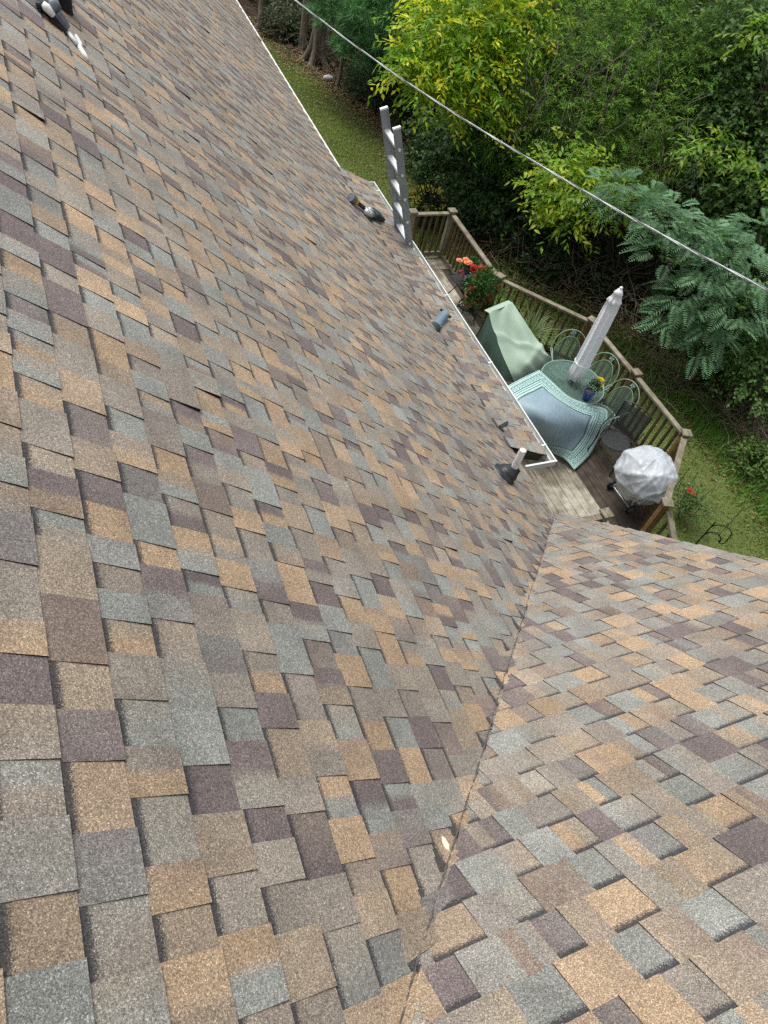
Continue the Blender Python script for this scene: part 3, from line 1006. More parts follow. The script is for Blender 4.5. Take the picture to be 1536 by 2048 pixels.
# ------------------------------------------------------------------ deck furniture
M_COVER = None
def cloth_mat(name, col, col2, rough=0.75, wr=6.0, bstr=0.4, spec=0.25):
    m, nt, bs, out = new_mat(name)
    p = pos(nt)
    n = noise(nt, p, wr, 5.0, 0.6, 0.4)
    c = ramp(nt, n, [(0.3, col), (0.7, col2)])
    nt.links.new(c, bs.inputs['Base Color'])
    bs.inputs['Roughness'].default_value = rough
    bs.inputs['Specular IOR Level'].default_value = spec
    bump(nt, bs, noise(nt, p, wr * 1.6, 4.0, 0.5, 0.8), bstr, 0.03)
    return m
M_COVER = cloth_mat('green_cover_fabric', (0.3, 0.4, 0.31), (0.36, 0.46, 0.36), 0.6, 2.5, 0.15)
M_COVER_SHADE = cloth_mat('green_cover_shaded', (0.075, 0.14, 0.115), (0.1, 0.17, 0.14), 0.6, 2.5, 0.15)  # darker copy of the cover green; left-side shade put into the colour
M_UMB = cloth_mat('white_umbrella_fabric', (0.86, 0.86, 0.9), (0.92, 0.92, 0.95), 0.8, 9.0, 0.1)
M_GRILL = cloth_mat('silver_grey_cover', (0.38, 0.41, 0.44), (0.48, 0.51, 0.54), 0.4, 5.0, 0.35, 0.4)
M_PALE = simple('pale_green_metal', (0.2, 0.3, 0.245), 0.45, 20, 0.15)
def mesh_mat(name, col, fac):
    """expanded-metal mesh: half metal strands, half open"""
    m, nt, bs, out = new_mat(name)
    p = pos(nt)
    n = noise(nt, p, 14.0, 3.0)
    nt.links.new(ramp(nt, n, [(0.3, tuple(c * 0.8 for c in col)), (0.7, tuple(c * 1.15 for c in col))]), bs.inputs['Base Color'])
    bs.inputs['Roughness'].default_value = 0.5
    tr = N(nt, 'BsdfTransparent')
    w = N(nt, 'TexWave', Scale=16.0); w.bands_direction = 'DIAGONAL'; nt.links.new(p, w.inputs['Vector'])
    f = math_(nt, 'ADD', math_(nt, 'MULTIPLY', w.outputs['Fac'], 0.25), fac - 0.125)
    mx = nt.nodes.new('ShaderNodeMixShader')
    nt.links.new(f, mx.inputs[0]); nt.links.new(tr.outputs[0], mx.inputs[1]); nt.links.new(bs.outputs[0], mx.inputs[2])
    nt.links.new(mx.outputs[0], out.inputs['Surface'])
    return m
M_MESHG = mesh_mat('green_wire_mesh', (0.1, 0.18, 0.145), 0.42)
M_MESHB = mesh_mat('black_wire_mesh', (0.022, 0.026, 0.028), 0.78)

def grid_mesh(P, mi=0, flip=False):
    """P (nu,nv,3) array -> verts, faces"""
    nu, nv = P.shape[:2]
    fs = []
    for i in range(nu - 1):
        for j in range(nv - 1):
            q = (i * nv + j, i * nv + j + 1, (i + 1) * nv + j + 1, (i + 1) * nv + j)
            fs.append(q[::-1] if flip else q)
    return P.reshape(-1, 3), fs

def bspline(ctrl, n):
    """clamped smooth surface through a coarse control grid (Catmull-Rom both ways)"""
    def cr(A, n):
        k = len(A)
        T = np.linspace(0, k - 1, n)
        out_ = []
        for t_ in T:
            i = min(int(t_), k - 2); f = t_ - i
            p0, p1, p2, p3 = A[max(i - 1, 0)], A[i], A[i + 1], A[min(i + 2, k - 1)]
            out_.append(0.5 * (2 * p1 + (p2 - p0) * f + (2 * p0 - 5 * p1 + 4 * p2 - p3) * f * f + (3 * p1 - p0 - 3 * p2 + p3) * f ** 3))
        return np.array(out_)
    A = np.asarray(ctrl, float)
    B = cr(A, n)
    return np.swapaxes(cr(np.swapaxes(B, 0, 1), n), 0, 1)

# chair under a green cover: back top ridge, sloping front, left side in painted shade
gc = thing('covered_chair', 'patio chair hidden under a draped pale green fabric cover', 'covered chair', (2.9, 4.75, DZ))
zf = DZ + 0.03
TL = PZ(978, 626, DZ + 1.02); TR = PZ(1026, 606, DZ + 1.02)
ML = PZ(962, 665, DZ + 0.8); FL = PZ(1000, 712, DZ + 0.55); FR = PZ(1097, 712, DZ + 0.58)
BFR = PZ(1132, 752, DZ + 0.10); BFL = PZ(1040, 775, DZ + 0.05)
# front sheet: rows from the back top edge down over the arms to the front hem
def lerp(a, b, t_):
    return a + (b - a) * t_
rows = []
top = [lerp(TL, TR, i / 4) for i in range(5)]
r1l, r1r = PZ(985, 655, DZ + 0.88), PZ(1048, 640, DZ + 0.9)
r2l, r2r = PZ(1003, 705, DZ + 0.68), PZ(1072, 676, DZ + 0.74)
r3l, r3r = PZ(1022, 748, DZ + 0.50), PZ(1097, 711, DZ + 0.60)
r4l, r4r = PZ(1036, 782, DZ + 0.16), PZ(1133, 748, DZ + 0.12)
for l_, r_ in ((TL, TR), (r1l, r1r), (r2l, r2r), (r3l, r3r), (r4l, r4r)):
    rows.append([lerp(l_, r_, i / 4) + (np.array([0, 0, -0.05]) if i == 2 and l_ is not TL else 0) for i in range(5)])
Pg = bspline(rows, 44)
for i in range(44):
    for j in range(44):
        u, w = i / 43, j / 43
        f = 0.04 * math.sin(8 * w + 5 * u) * math.sin(math.pi * w) * (0.3 + u) + 0.02 * math.sin(20 * w * (0.5 + 0.5 * u) + 3 * math.sin(4 * u)) * math.sin(math.pi * w)
        f += 0.045 * math.exp(-((u - 0.62 - 0.22 * (1 - w)) / 0.035) ** 2) * w + 0.035 * math.exp(-((u - 0.35 - 0.45 * w * w) / 0.04) ** 2)
        Pg[i, j, 2] += f
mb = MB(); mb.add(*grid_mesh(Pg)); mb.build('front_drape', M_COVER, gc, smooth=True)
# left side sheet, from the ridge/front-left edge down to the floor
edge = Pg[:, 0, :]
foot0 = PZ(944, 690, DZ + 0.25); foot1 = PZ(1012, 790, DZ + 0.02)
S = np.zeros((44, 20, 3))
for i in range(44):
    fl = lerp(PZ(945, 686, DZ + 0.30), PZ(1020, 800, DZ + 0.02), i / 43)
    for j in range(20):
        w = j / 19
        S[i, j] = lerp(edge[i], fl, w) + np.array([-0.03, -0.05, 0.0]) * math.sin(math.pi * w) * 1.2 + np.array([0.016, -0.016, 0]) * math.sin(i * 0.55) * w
mb = MB(); mb.add(*grid_mesh(S, flip=True)); mb.build('side_drape', M_COVER_SHADE, gc, smooth=True)
mb = MB(); mb.tube([lerp(edge[i], S[i, -1], 0.55) + np.array([-0.02, -0.05, 0.01]) for i in range(0, 44, 3)], 0.006, 5); mb.build('seam', M_COVER_SHADE, gc)
# back and right side panels
K = np.zeros((12, 10, 3))
for i in range(12):
    for j in range(10):
        a = lerp(TL, TR, i / 11); K[i, j] = lerp(a, a + np.array([0.02, 0.24, -0.98]), j / 9)
mb = MB(); mb.add(*grid_mesh(K)); mb.build('back_drape', M_COVER, gc, smooth=True)
R_ = np.zeros((44, 12, 3))
for i in range(44):
    a = Pg[i, -1]
    for j in range(12):
        R_[i, j] = lerp(a, np.array([a[0] + 0.10, a[1] + 0.05, DZ + 0.04]), j / 11)
mb = MB(); mb.add(*grid_mesh(R_)); mb.build('right_drape', M_COVER, gc, smooth=True)
mb = MB(); e0 = [lerp(TL, TR, i / 9) for i in range(10)]
mb.add([q + np.array([0, 0, 0.002]) for q in e0] + [q + np.array([-0.04, 0.09, -0.01]) for q in e0], [(i, i + 1, 11 + i, 10 + i) for i in range(9)]); mb.build('top_panel', M_COVER, gc)

# patterned outdoor rug draped over furniture
m, nt, bs, out = new_mat('patterned_rug')
uvn = N(nt, 'UVMap'); sep = N(nt, 'SeparateXYZ'); nt.links.new(uvn.outputs[0], sep.inputs[0])
u_, v_ = sep.outputs[0], sep.outputs[1]
def edge_d(s_, L_):
    return math_(nt, 'MULTIPLY', math_(nt, 'MINIMUM', s_, math_(nt, 'SUBTRACT', 1.0, s_)), L_)
d_ = math_(nt, 'MINIMUM', edge_d(u_, 1.5), edge_d(v_, 1.7))
p = pos(nt)
mp = N(nt, 'Mapping'); mp.inputs['Scale'].default_value = (300, 9, 1); nt.links.new(uvn.outputs[0], mp.inputs[0])
weave = noise(nt, mp.outputs[0], 1.0, 4.0, 0.6)
field = ramp(nt, weave, [(0.25, (0.13, 0.2, 0.24)), (0.5, (0.23, 0.32, 0.37)), (0.75, (0.36, 0.46, 0.5))])
pale = mixc(nt, ramp(nt, noise(nt, p, 30, 3), [(0.35, 0.0), (0.65, 0.5)]), (0.46, 0.64, 0.6), (0.34, 0.54, 0.5))
line = (0.025, 0.085, 0.085)
def band_(lo, hi):
    return math_(nt, 'MULTIPLY', math_(nt, 'GREATER_THAN', d_, lo), math_(nt, 'LESS_THAN', d_, hi))
c = mixc(nt, math_(nt, 'LESS_THAN', d_, 0.29), field, pale)
for lo, hi in ((0.024, 0.036), (0.088, 0.102), (0.172, 0.186), (0.206, 0.215), (0.236, 0.245), (0.28, 0.294)):
    c = mixc(nt, band_(lo, hi), c, line)
uvm = N(nt, 'Mapping'); uvm.inputs['Scale'].default_value = (1.5 / 0.068, 1.7 / 0.068, 1); nt.links.new(uvn.outputs[0], uvm.inputs[0])
vo = N(nt, 'TexVoronoi', Scale=1.0, Randomness=0.0); vo.voronoi_dimensions = '2D'; nt.links.new(uvm.outputs[0], vo.inputs['Vector'])
ringm = math_(nt, 'MULTIPLY', math_(nt, 'GREATER_THAN', vo.outputs['Distance'], 0.26), math_(nt, 'LESS_THAN', vo.outputs['Distance'], 0.40))
dot = math_(nt, 'LESS_THAN', vo.outputs['Distance'], 0.10)
c = mixc(nt, math_(nt, 'MULTIPLY', math_(nt, 'MAXIMUM', ringm, dot), band_(0.108, 0.168)), c, line)
uvm2 = N(nt, 'Mapping'); uvm2.inputs['Scale'].default_value = (1.5 / 0.034, 1.7 / 0.034, 1); nt.links.new(uvn.outputs[0], uvm2.inputs[0])
vo2 = N(nt, 'TexVoronoi', Scale=1.0, Randomness=0.2); vo2.voronoi_dimensions = '2D'; nt.links.new(uvm2.outputs[0], vo2.inputs['Vector'])
sp_ = math_(nt, 'LESS_THAN', vo2.outputs['Distance'], 0.27)
c = mixc(nt, math_(nt, 'MULTIPLY', sp_, math_(nt, 'MAXIMUM', band_(0.045, 0.085), math_(nt, 'MAXIMUM', band_(0.183, 0.203), band_(0.24, 0.28)))), c, line)
nt.links.new(c, bs.inputs['Base Color']); bs.inputs['Roughness'].default_value = 0.5; bs.inputs['Specular IOR Level'].default_value = 0.45
bump(nt, bs, weave, 0.25, 0.004)
M_RUG = m
ctrl = [[(1078, 741, -1.98), (1112, 772, -1.97), (1142, 796, -2.0), (1180, 811, -2.12), (1214, 822, -2.28)],
        [(1046, 757, -1.94), (1082, 788, -1.90), (1112, 812, -1.92), (1164, 838, -2.14), (1210, 852, -2.42)],
        [(1012, 775, -1.93), (1050, 806, -1.88), (1098, 846, -2.0), (1156, 864, -2.34), (1196, 878, -2.54)],
        [(968, 800, -1.98), (1020, 842, -2.1), (1084, 874, -2.4), (1136, 892, -2.56), (1180, 906, -2.66)],
        [(930, 830, -2.2), (1000, 868, -2.5), (1068, 888, -2.70), (1116, 914, -2.755), (1147, 941, -2.765)]]
Pr = bspline([[PZ(x, y, z) for x, y, z in r] for r in ctrl], 64)
for i in range(64):
    for j in range(64):
        v_i, u_j = i / 63, j / 63
        e = max(v_i, u_j) ** 3
        Pr[i, j, 2] += 0.055 * e * math.sin(9 * u_j - 7 * v_i + 0.6) + 0.014 * math.sin(13 * u_j + 5 * v_i) * (0.3 + v_i) - 0.05 * math.exp(-((u_j - 0.55) / 0.12) ** 2 - ((v_i - 0.62) / 0.16) ** 2)
        Pr[i, j, 2] = max(Pr[i, j, 2], DZ + 0.016)
mb = MB(); vs, fs = grid_mesh(Pr); mb.add(vs, fs)
rug = mb.build('outdoor_rug', M_RUG, None, smooth=True)
uvl = rug.data.uv_layers.new(name='UVMap')
for poly in rug.data.polygons:
    for li in poly.loop_indices:
        vi = rug.data.loops[li].vertex_index
        uvl.data[li].uv = ((vi % 64) / 63, (vi // 64) / 63)
so = rug.modifiers.new('thickness', 'SOLIDIFY'); so.thickness = 0.012; so.offset = -1
tag(rug, 'blue-grey outdoor rug with teal patterned border draped over furniture', 'rug')
# the bench it covers
bn = thing('bench', 'low wooden bench hidden beneath the patterned rug', 'bench', (2.3, 3.35, DZ))
mb = MB(); mb.box((2.3, 3.42, DZ + 0.72), (0.7, 0.5, 0.05), -0.3); mb.build('seat', M_SOFFIT, bn)
for sx in (-0.28, 0.28):
    for sy in (-0.18, 0.18):
        mb = MB(); mb.box((2.3 + sx, 3.42 + sy - sx * 0.3, DZ + 0.348), (0.06, 0.06, 0.695), -0.3); mb.build('leg', M_SOFFIT, bn)

# round wire-mesh table
TC_ = np.array([3.30, 3.54, DZ]); TZ = DZ + 0.72; TRD = 0.50
tb = thing('patio_table', 'round green wire mesh patio table under the closed umbrella', 'table', TC_)
mb = MB(); n = 48
ring_ = [(TC_[0] + TRD * math.cos(2 * math.pi * k / n), TC_[1] + TRD * math.sin(2 * math.pi * k / n), TZ) for k in range(n)]
mb.add(ring_ + [(x, y, z - 0.004) for x, y, z in ring_], [tuple(range(n)), tuple(range(2 * n - 1, n - 1, -1))]); mb.build('mesh_top', M_MESHG, tb)
mb = MB(); mb.tube([np.array(q) for q in ring_] + [np.array(ring_[0])], 0.012, 8, cap=False); mb.build('rim', M_PALE, tb, smooth=True)
for k in range(4):
    a = math.pi / 4 + k * math.pi / 2
    c_, s_ = math.cos(a), math.sin(a)
    mb = MB(); mb.tube([TC_ + np.array([0.44 * c_, 0.44 * s_, 0.705]), TC_ + np.array([0.2 * c_, 0.2 * s_, 0.62]), TC_ + np.array([0.16 * c_, 0.16 * s_, 0.3]), TC_ + np.array([0.4 * c_, 0.4 * s_, 0.012])], 0.012, 8)
    mb.build('leg', M_PALE, tb, smooth=True)
for k in range(2):
    a = 0.3 + k * math.pi / 2
    mb = MB(); mb.beam(TC_ + np.array([-TRD * math.cos(a), -TRD * math.sin(a), 0.708]), TC_ + np.array([TRD * math.cos(a), TRD * math.sin(a), 0.708]), 0.014, 0.01); mb.build('cross_bar', M_PALE, tb)
mb = MB(); mb.tube([np.array([TC_[0] + 0.06 * math.cos(2 * math.pi * k / 16), TC_[1] + 0.06 * math.sin(2 * math.pi * k / 16), TZ + 0.008]) for k in range(17)], 0.009, 6, cap=False); mb.build('hole_ring', M_PALE, tb)

# closed white umbrella through the table
um = thing('patio_umbrella', 'closed white patio umbrella standing through the round table', 'umbrella', TC_)
mb = MB(); mb.tube([TC_ + np.array([0, 0, 0.02]), TC_ + np.array([0, 0, 2.38])], 0.02, 12); mb.build('pole', M_PALE, um, smooth=True)
prof = [(0.07, 0.80), (0.112, 0.82), (0.118, 0.95), (0.114, 1.2), (0.109, 1.5), (0.103, 1.8), (0.097, 2.05), (0.09, 2.2), (0.098, 2.205), (0.074, 2.24), (0.06, 2.33), (0.068, 2.335), (0.04, 2.38), (0.02, 2.41)]
def pleat(a, z):
    d = 1 + 0.1 * math.sin(8 * a + 0.8 * math.sin(z * 3)) + 0.05 * math.sin(16 * a + z * 2)
    return d
mb = MB(); mb.lathe(TC_, prof[:9], 96, jit=pleat); mb.build('canopy', M_UMB, um, smooth=True)
mb = MB(); mb.lathe(TC_, prof[7:], 64, jit=lambda a, z: 1 + 0.16 * math.sin(8 * a + 1.0) * (z < 2.3)); mb.build('vent_cap', M_UMB, um, smooth=True)
mb = MB(); mb.tube([TC_ + np.array([0.125 * math.cos(k * math.pi / 10), 0.125 * math.sin(k * math.pi / 10), 1.12]) for k in range(21)], 0.006, 5, cap=False); mb.build('tie_strap', M_UMB, um)
mb = MB(); mb.lathe(TC_ + np.array([0, 0, 0.004]), [(0.22, 0), (0.22, 0.04), (0.06, 0.07), (0.035, 0.25)], 28); mb.build('base', M_PALE, um, smooth=True)
mb = MB(); mb.ball(TC_ + np.array([0, 0, 2.42]), 0.025); mb.build('finial', M_PVC, um, smooth=True)

# blue pot with a yellow flowering plant
M_LEAF = leaf_mat('green_leaf')
M_PETAL = leaf_mat('petal', 0.2, 0.6, 0.1)
M_BLUEPOT = simple('cobalt_glaze', (0.012, 0.03, 0.22), 0.2, 6, 0.2, spec=0.6)
M_TERRA = simple('terracotta', (0.33, 0.13, 0.07), 0.8, 12, 0.2)
M_POTSOIL = simple('potting_soil', (0.16, 0.12, 0.09), 1.0, 60, 0.5)
def bushy(name, c, r, n, L, W, base, parent, up=0.4, stems=6):
    d = rand_dir(n); d[:, 2] = np.abs(d[:, 2]) * 0.9 - 0.1
    k = rng.uniform(0.35, 1.0, (n, 1))
    Cn = np.asarray(c) + d * k * np.asarray(r)
    D = unit(d + rng.normal(size=(n, 3)) * 0.6 + np.array([0, 0, up]))
    Nn = unit(rand_dir(n) * 0.6 + np.array([0, 0, 1.0]))
    V, F, Cc = leaves(Cn, D, Nn, rng.uniform(0.7, 1.2, n) * L, W * rng.uniform(0.8, 1.2, n), vary(base, n))
    return soup(name, V, F, Cc, M_LEAF, parent)
def bloom(mat_, parent, c, r, petals=8, name='flower'):
    mb = MB(); mi = 0
    c = np.asarray(c, float)
    for ring_n, rr, lift in ((petals, 1.0, 0.15), (petals - 2, 0.65, 0.45)):
        for k in range(ring_n):
            a = 2 * math.pi * (k + random.random() * 0.4) / ring_n
            o_ = np.array([math.cos(a), math.sin(a), 0]); s_ = np.array([-math.sin(a), math.cos(a), 0])
            mb.add([c, c + r * rr * (0.6 * o_ + 0.38 * s_) + np.array([0, 0, lift * r]), c + r * rr * o_ + np.array([0, 0, lift * 0.6 * r]), c + r * rr * (0.6 * o_ - 0.38 * s_) + np.array([0, 0, lift * r])], [(0, 1, 2, 3)], mi)
    mb.ball(c + np.array([0, 0, 0.2 * r]), r * 0.28, 6, mi)
    return mb.build(name, mat_, parent)
M_YELFL = simple('yellow_petal', (0.75, 0.55, 0.02), 0.6, 30, 0.15)
M_REDFL = simple('red_petal', (0.42, 0.012, 0.014), 0.55, 30, 0.25)
M_PEACH = simple('peach_petal', (0.78, 0.27, 0.14), 0.6, 30, 0.15)
M_PINK = simple('pink_petal', (0.45, 0.05, 0.12), 0.6, 30, 0.15)
pc = PZ(1171, 799, TZ); pc[2] = TZ + 0.012
pt_ = thing('flower_pot', 'cobalt blue pot with yellow flowers standing on the mesh table', 'flower pot', pc)
mb = MB(); mb.lathe(pc, [(0.055, 0.0), (0.06, 0.01), (0.078, 0.15), (0.08, 0.16), (0.07, 0.16), (0.068, 0.135)], 24); mb.build('pot', M_BLUEPOT, pt_, smooth=True)
mb = MB(); mb.lathe(pc, [(0.067, 0.12), (0.067, 0.136)], 20); mb.build('soil', M_POTSOIL, pt_)
bushy('foliage', pc + np.array([0.05, 0.02, 0.2]), (0.12, 0.1, 0.15), 150, 0.06, 0.025, (0.06, 0.12, 0.03), pt_)
for dx, dy, dz, r in ((0.13, 0.03, 0.34, 0.055), (0.15, -0.01, 0.27, 0.04), (0.1, 0.05, 0.36, 0.03)):
    bloom(M_YELFL, pt_, pc + np.array([dx, dy, dz]), r)

# wire-mesh chairs
def mesh_chair(name, label, c, ang, frame_m, mesh_m, group=None, emblem=True, hoop=True):
    """c = seat centre on the deck, ang = direction the chair faces"""
    t = thing(name, label, 'chair', c, group)
    f = np.array([math.cos(ang), math.sin(ang), 0]); s = np.array([-math.sin(ang), math.cos(ang), 0]); z = np.array([0, 0, 1.0])
    c = np.asarray(c, float)
    P_ = lambda x, y, h: c + f * x + s * y + z * h
    seat = [P_(0.22 * math.cos(a) * (1.05 if math.cos(a) > 0 else 0.95), 0.235 * math.sin(a), 0.42) for a in np.linspace(0, 2 * math.pi, 29)[:-1]]
    mb = MB(); mb.add(seat, [tuple(range(28))]); mb.build('seat', mesh_m, t)
    mb = MB(); mb.tube(seat + [seat[0]], 0.009, 6, cap=False); mb.build('seat_rim', frame_m, t, smooth=True)
    def back(k, h0, h1):
        pts = []
        for a in np.linspace(0, math.pi, 21):
            y = 0.27 * k * math.cos(a); h = h0 + (h1 - h0) * math.sin(a) ** 0.8
            x = -0.2 - (h - 0.42) * 0.26 - 0.05 * math.sin(a)
            pts.append(P_(x, y, h))
        return pts
    if hoop:
        inner = back(0.82, 0.42, 0.84)
        mb = MB(); mb.add(inner, [tuple(range(21))]); mb.build('back_panel', mesh_m, t)
        mb = MB(); mb.tube(inner, 0.007, 6); mb.build('inner_hoop', frame_m, t, smooth=True)
        mb = MB(); mb.tube([P_(0.12, 0.27, 0.62), P_(-0.1, 0.28, 0.62)] + back(1.04, 0.6, 0.95) + [P_(-0.1, -0.28, 0.62), P_(0.12, -0.27, 0.62)], 0.0085, 8); mb.build('outer_hoop', frame_m, t, smooth=True)
        if emblem:
            mb = MB(); o_ = P_(-0.385, 0, 0.885)
            for k in range(4):
                a = k * math.pi / 2 + 0.4
                mb.ball(o_ + s * 0.026 * math.cos(a) + (z * 0.026 - f * 0.006) * math.sin(a), (0.022, 0.022, 0.022), 8)
            mb.ball(o_ + f * 0.006, 0.016, 8)
            mb.build('leaf_emblem', frame_m, t, smooth=True)
    else:
        pts = [P_(-0.2, 0.22, 0.42), P_(-0.31, 0.235, 0.88), P_(-0.33, 0.1, 0.91), P_(-0.33, -0.1, 0.91), P_(-0.31, -0.235, 0.88), P_(-0.2, -0.22, 0.42)]
        mb = MB(); mb.tube(pts, 0.011, 8); mb.build('back_frame', frame_m, t)
        mb = MB(); mb.add([P_(-0.205, 0.215, 0.45), P_(-0.305, 0.225, 0.87), P_(-0.305, -0.225, 0.87), P_(-0.205, -0.215, 0.45)], [(0, 1, 2, 3)]); mb.build('back_panel', mesh_m, t)
        mb = MB(); mb.tube([P_(-0.285, 0.23, 0.78), P_(-0.285, -0.23, 0.78)], 0.008, 6); mb.build('back_bar', frame_m, t)
    for y in (-1, 1):
        mb = MB(); mb.tube([P_(0.14, 0.27 * y, 0.62), P_(0.19, 0.25 * y, 0.55), P_(0.2, 0.23 * y, 0.42), P_(0.27, 0.25 * y, 0.012)], 0.011, 8); mb.build('leg', frame_m, t)
        mb = MB(); mb.tube([P_(-0.18, 0.2 * y, 0.42), P_(-0.27, 0.25 * y, 0.012)], 0.011, 8); mb.build('leg', frame_m, t)
        mb = MB(); mb.tube([P_(0.12, 0.27 * y, 0.62), P_(-0.22, 0.27 * y, 0.64)], 0.01, 6); mb.build('armrest', frame_m, t)
    return t
def toward(c):
    return math.atan2(TC_[1] - c[1], TC_[0] - c[0])
ch = [(3.60, 4.10), (3.74, 3.66), (3.72, 3.07)]
lab = ['pale green mesh chair partly hidden behind the umbrella', 'pale green mesh chair behind the yellow flower pot', 'pale green mesh chair between the table and the black chair']
for (x, y), l_, an in zip(ch, lab, (toward(ch[0]), toward(ch[1]), math.radians(190))):
    mesh_chair('patio_chair', l_, (x, y, DZ), an, M_PALE, M_MESHG, 'green mesh chairs round the table')
mesh_chair('folding_chair', 'black wire mesh chair between the rug and the grill', (3.63, 2.53, DZ), math.radians(208), M_BLACK, M_MESHB, None, hoop=False)

# kettle grill under a silver cover
gr = thing('kettle_grill', 'kettle grill on wheels under a wrinkled silver-white cover', 'grill', (3.42, 1.66, DZ))
gcx = np.array([3.40, 1.62, 0.0])
mb = MB(); vs = []; fs = []
rows_, n = 48, 120
rs = np.random.default_rng(5)
waves = [(unit(rs.normal(size=3)), rs.uniform(4, 14), rs.uniform(0, 6.28)) for _ in range(13)]
def crease(p_):
    return sum((1 - abs(math.sin(fq * (k_ @ p_) + ph_))) ** 4 * 1.6 / fq for k_, fq, ph_ in waves)
for i in range(rows_):
    t_ = i / (rows_ - 1)
    z = 1.02 - 0.64 * t_ ** 1.2
    r = 0.41 * (max(0.0, 1 - (1 - min(t_ / 0.5, 1)) ** 2.2)) ** 0.55
    if t_ > 0.55:
        r *= 1 - 0.34 * ((t_ - 0.55) / 0.45) ** 1.3
    for k in range(n):
        a = 2 * math.pi * k / n
        p_ = np.array([r * math.cos(a), r * math.sin(a), z])
        gath = 0.05 * max(0, (t_ - 0.6) / 0.4) * math.sin(13 * a + 2 * math.sin(3 * a))
        c_ = 0.09 * crease(p_) - 0.03 + 0.45 * gath
        rr = r * 1.0 + c_ * min(1, t_ * 4)
        vs.append((gcx[0] + rr * math.cos(a), gcx[1] + rr * math.sin(a), DZ + z + 0.1 * crease(p_ * 1.1 + 3) * (1 - t_) + (0.03 * math.sin(5 * a + 1) * 0.6 if t_ > 0.8 else 0) * (t_ - 0.8) * 5))
for i in range(rows_ - 1):
    for k in range(n):
        fs.append((i * n + k, (i + 1) * n + k, (i + 1) * n + (k + 1) % n, i * n + (k + 1) % n))
fs.append(tuple(range(n)))
mb.add(vs, fs); mb.build('cover', M_GRILL, gr, smooth=True)
mb = MB(); mb.lathe(gcx + np.array([0, 0, DZ + 0.36]), [(0.1, 0), (0.24, 0.08), (0.3, 0.2), (0.3, 0.25)], 24); mb.build('kettle', M_BLACK, gr, smooth=True)
w1 = PZ(1224, 969, DZ + 0.085); w2 = PZ(1261, 1019, DZ + 0.085)
for w in (w1, w2):
    ax = unit(w2 - w1)
    mb = MB(); s1 = np.array([-ax[1], ax[0], 0]); z = np.array([0, 0, 1.0])
    mb.tube([w + (s1 * math.cos(a) + z * math.sin(a)) * 0.068 for a in np.linspace(0, 2 * math.pi, 25)], 0.02, 8, cap=False)
    mb.tube([w - ax * 0.014, w + ax * 0.014], 0.03, 12); wh = mb.build('wheel', M_BLACKP, gr, smooth=True)
    mb = MB(); mb.tube([w - ax * 0.018, w + ax * 0.018], 0.05, 18); mb.build('hub', M_GREYM, wh)
mb = MB(); mb.tube([w1, w2], 0.009, 8); mb.build('axle', M_SILVER, gr)
for q in (w1, w2, np.array([3.72, 1.62, DZ + 0.02])):
    mb = MB(); mb.tube([q + (gcx - q) * np.array([0.08, 0.08, 0]), np.array([gcx[0] + (q[0] - gcx[0]) * 0.45, gcx[1] + (q[1] - gcx[1]) * 0.45, DZ + 0.46])], 0.012, 8); mb.build('leg', M_SILVER, gr)

# plant stand with peach roses
s0 = PZ(931, 562, DZ + 0.5)
st = thing('side_table', 'small black folding metal table holding the peach flowers', 'side table', (s0[0], s0[1], DZ))
mb = MB(); mb.box((s0[0], s0[1], DZ + 0.5), (0.42, 0.42, 0.015), 0.15); mb.build('table_top', M_MESHB, st)
mb = MB()
for a, b in (((-1, -1), (1, -1)), ((1, -1), (1, 1)), ((1, 1), (-1, 1)), ((-1, 1), (-1, -1))):
    mb.tube([np.array([s0[0] + a[0] * 0.21, s0[1] + a[1] * 0.21, DZ + 0.5]), np.array([s0[0] + b[0] * 0.21, s0[1] + b[1] * 0.21, DZ + 0.5])], 0.01, 6)
mb.build('rim', M_BLACK, st)
for y in (-1, 1):
    for x in (-1, 1):
        mb = MB(); mb.tube([np.array([s0[0] + 0.19 * x, s0[1] + 0.2 * y, DZ + 0.5]), np.array([s0[0] - 0.22 * x, s0[1] + 0.2 * y, DZ + 0.012])], 0.009, 6); mb.build('leg', M_BLACK, st)
mb = MB(); mb.tube([np.array([s0[0] - 0.2, s0[1] - 0.2, DZ + 0.15]), np.array([s0[0] - 0.2, s0[1] + 0.2, DZ + 0.15])], 0.008, 6); mb.build('cross_bar', M_BLACK, st)
pc = np.array([s0[0] + 0.02, s0[1], DZ + 0.511])
pp = thing('flower_pot', 'dark blue pot of peach and pink roses on black side table', 'flower pot', pc)
mb = MB(); mb.lathe(pc, [(0.06, 0), (0.075, 0.02), (0.095, 0.12), (0.085, 0.15), (0.09, 0.16), (0.08, 0.16), (0.075, 0.14)], 24); mb.build('pot', simple('dark_blue_glaze', (0.02, 0.02, 0.09), 0.2, 8, 0.3, spec=0.6), pp, smooth=True)
mb = MB(); mb.ball(pc + np.array([-0.085, -0.05, 0.09]), (0.025, 0.03, 0.05), 8); mb.build('painted_patch', M_PVC, pp, smooth=True)
bushy('foliage', pc + np.array([0, 0, 0.28]), (0.2, 0.2, 0.18), 420, 0.055, 0.03, (0.045, 0.11, 0.03), pp)
for px_, py_ in ((919, 521), (932, 519), (938, 524), (934, 526)):
    q = PZ(px_, py_, DZ + 0.95); bloom(M_PEACH, pp, q, 0.065, 12)
for px_, py_, h in ((923, 543, 0.75), (926, 553, 0.62)):
    bloom(M_PINK, pp, PZ(px_, py_, DZ + h), 0.05)
mb = MB()
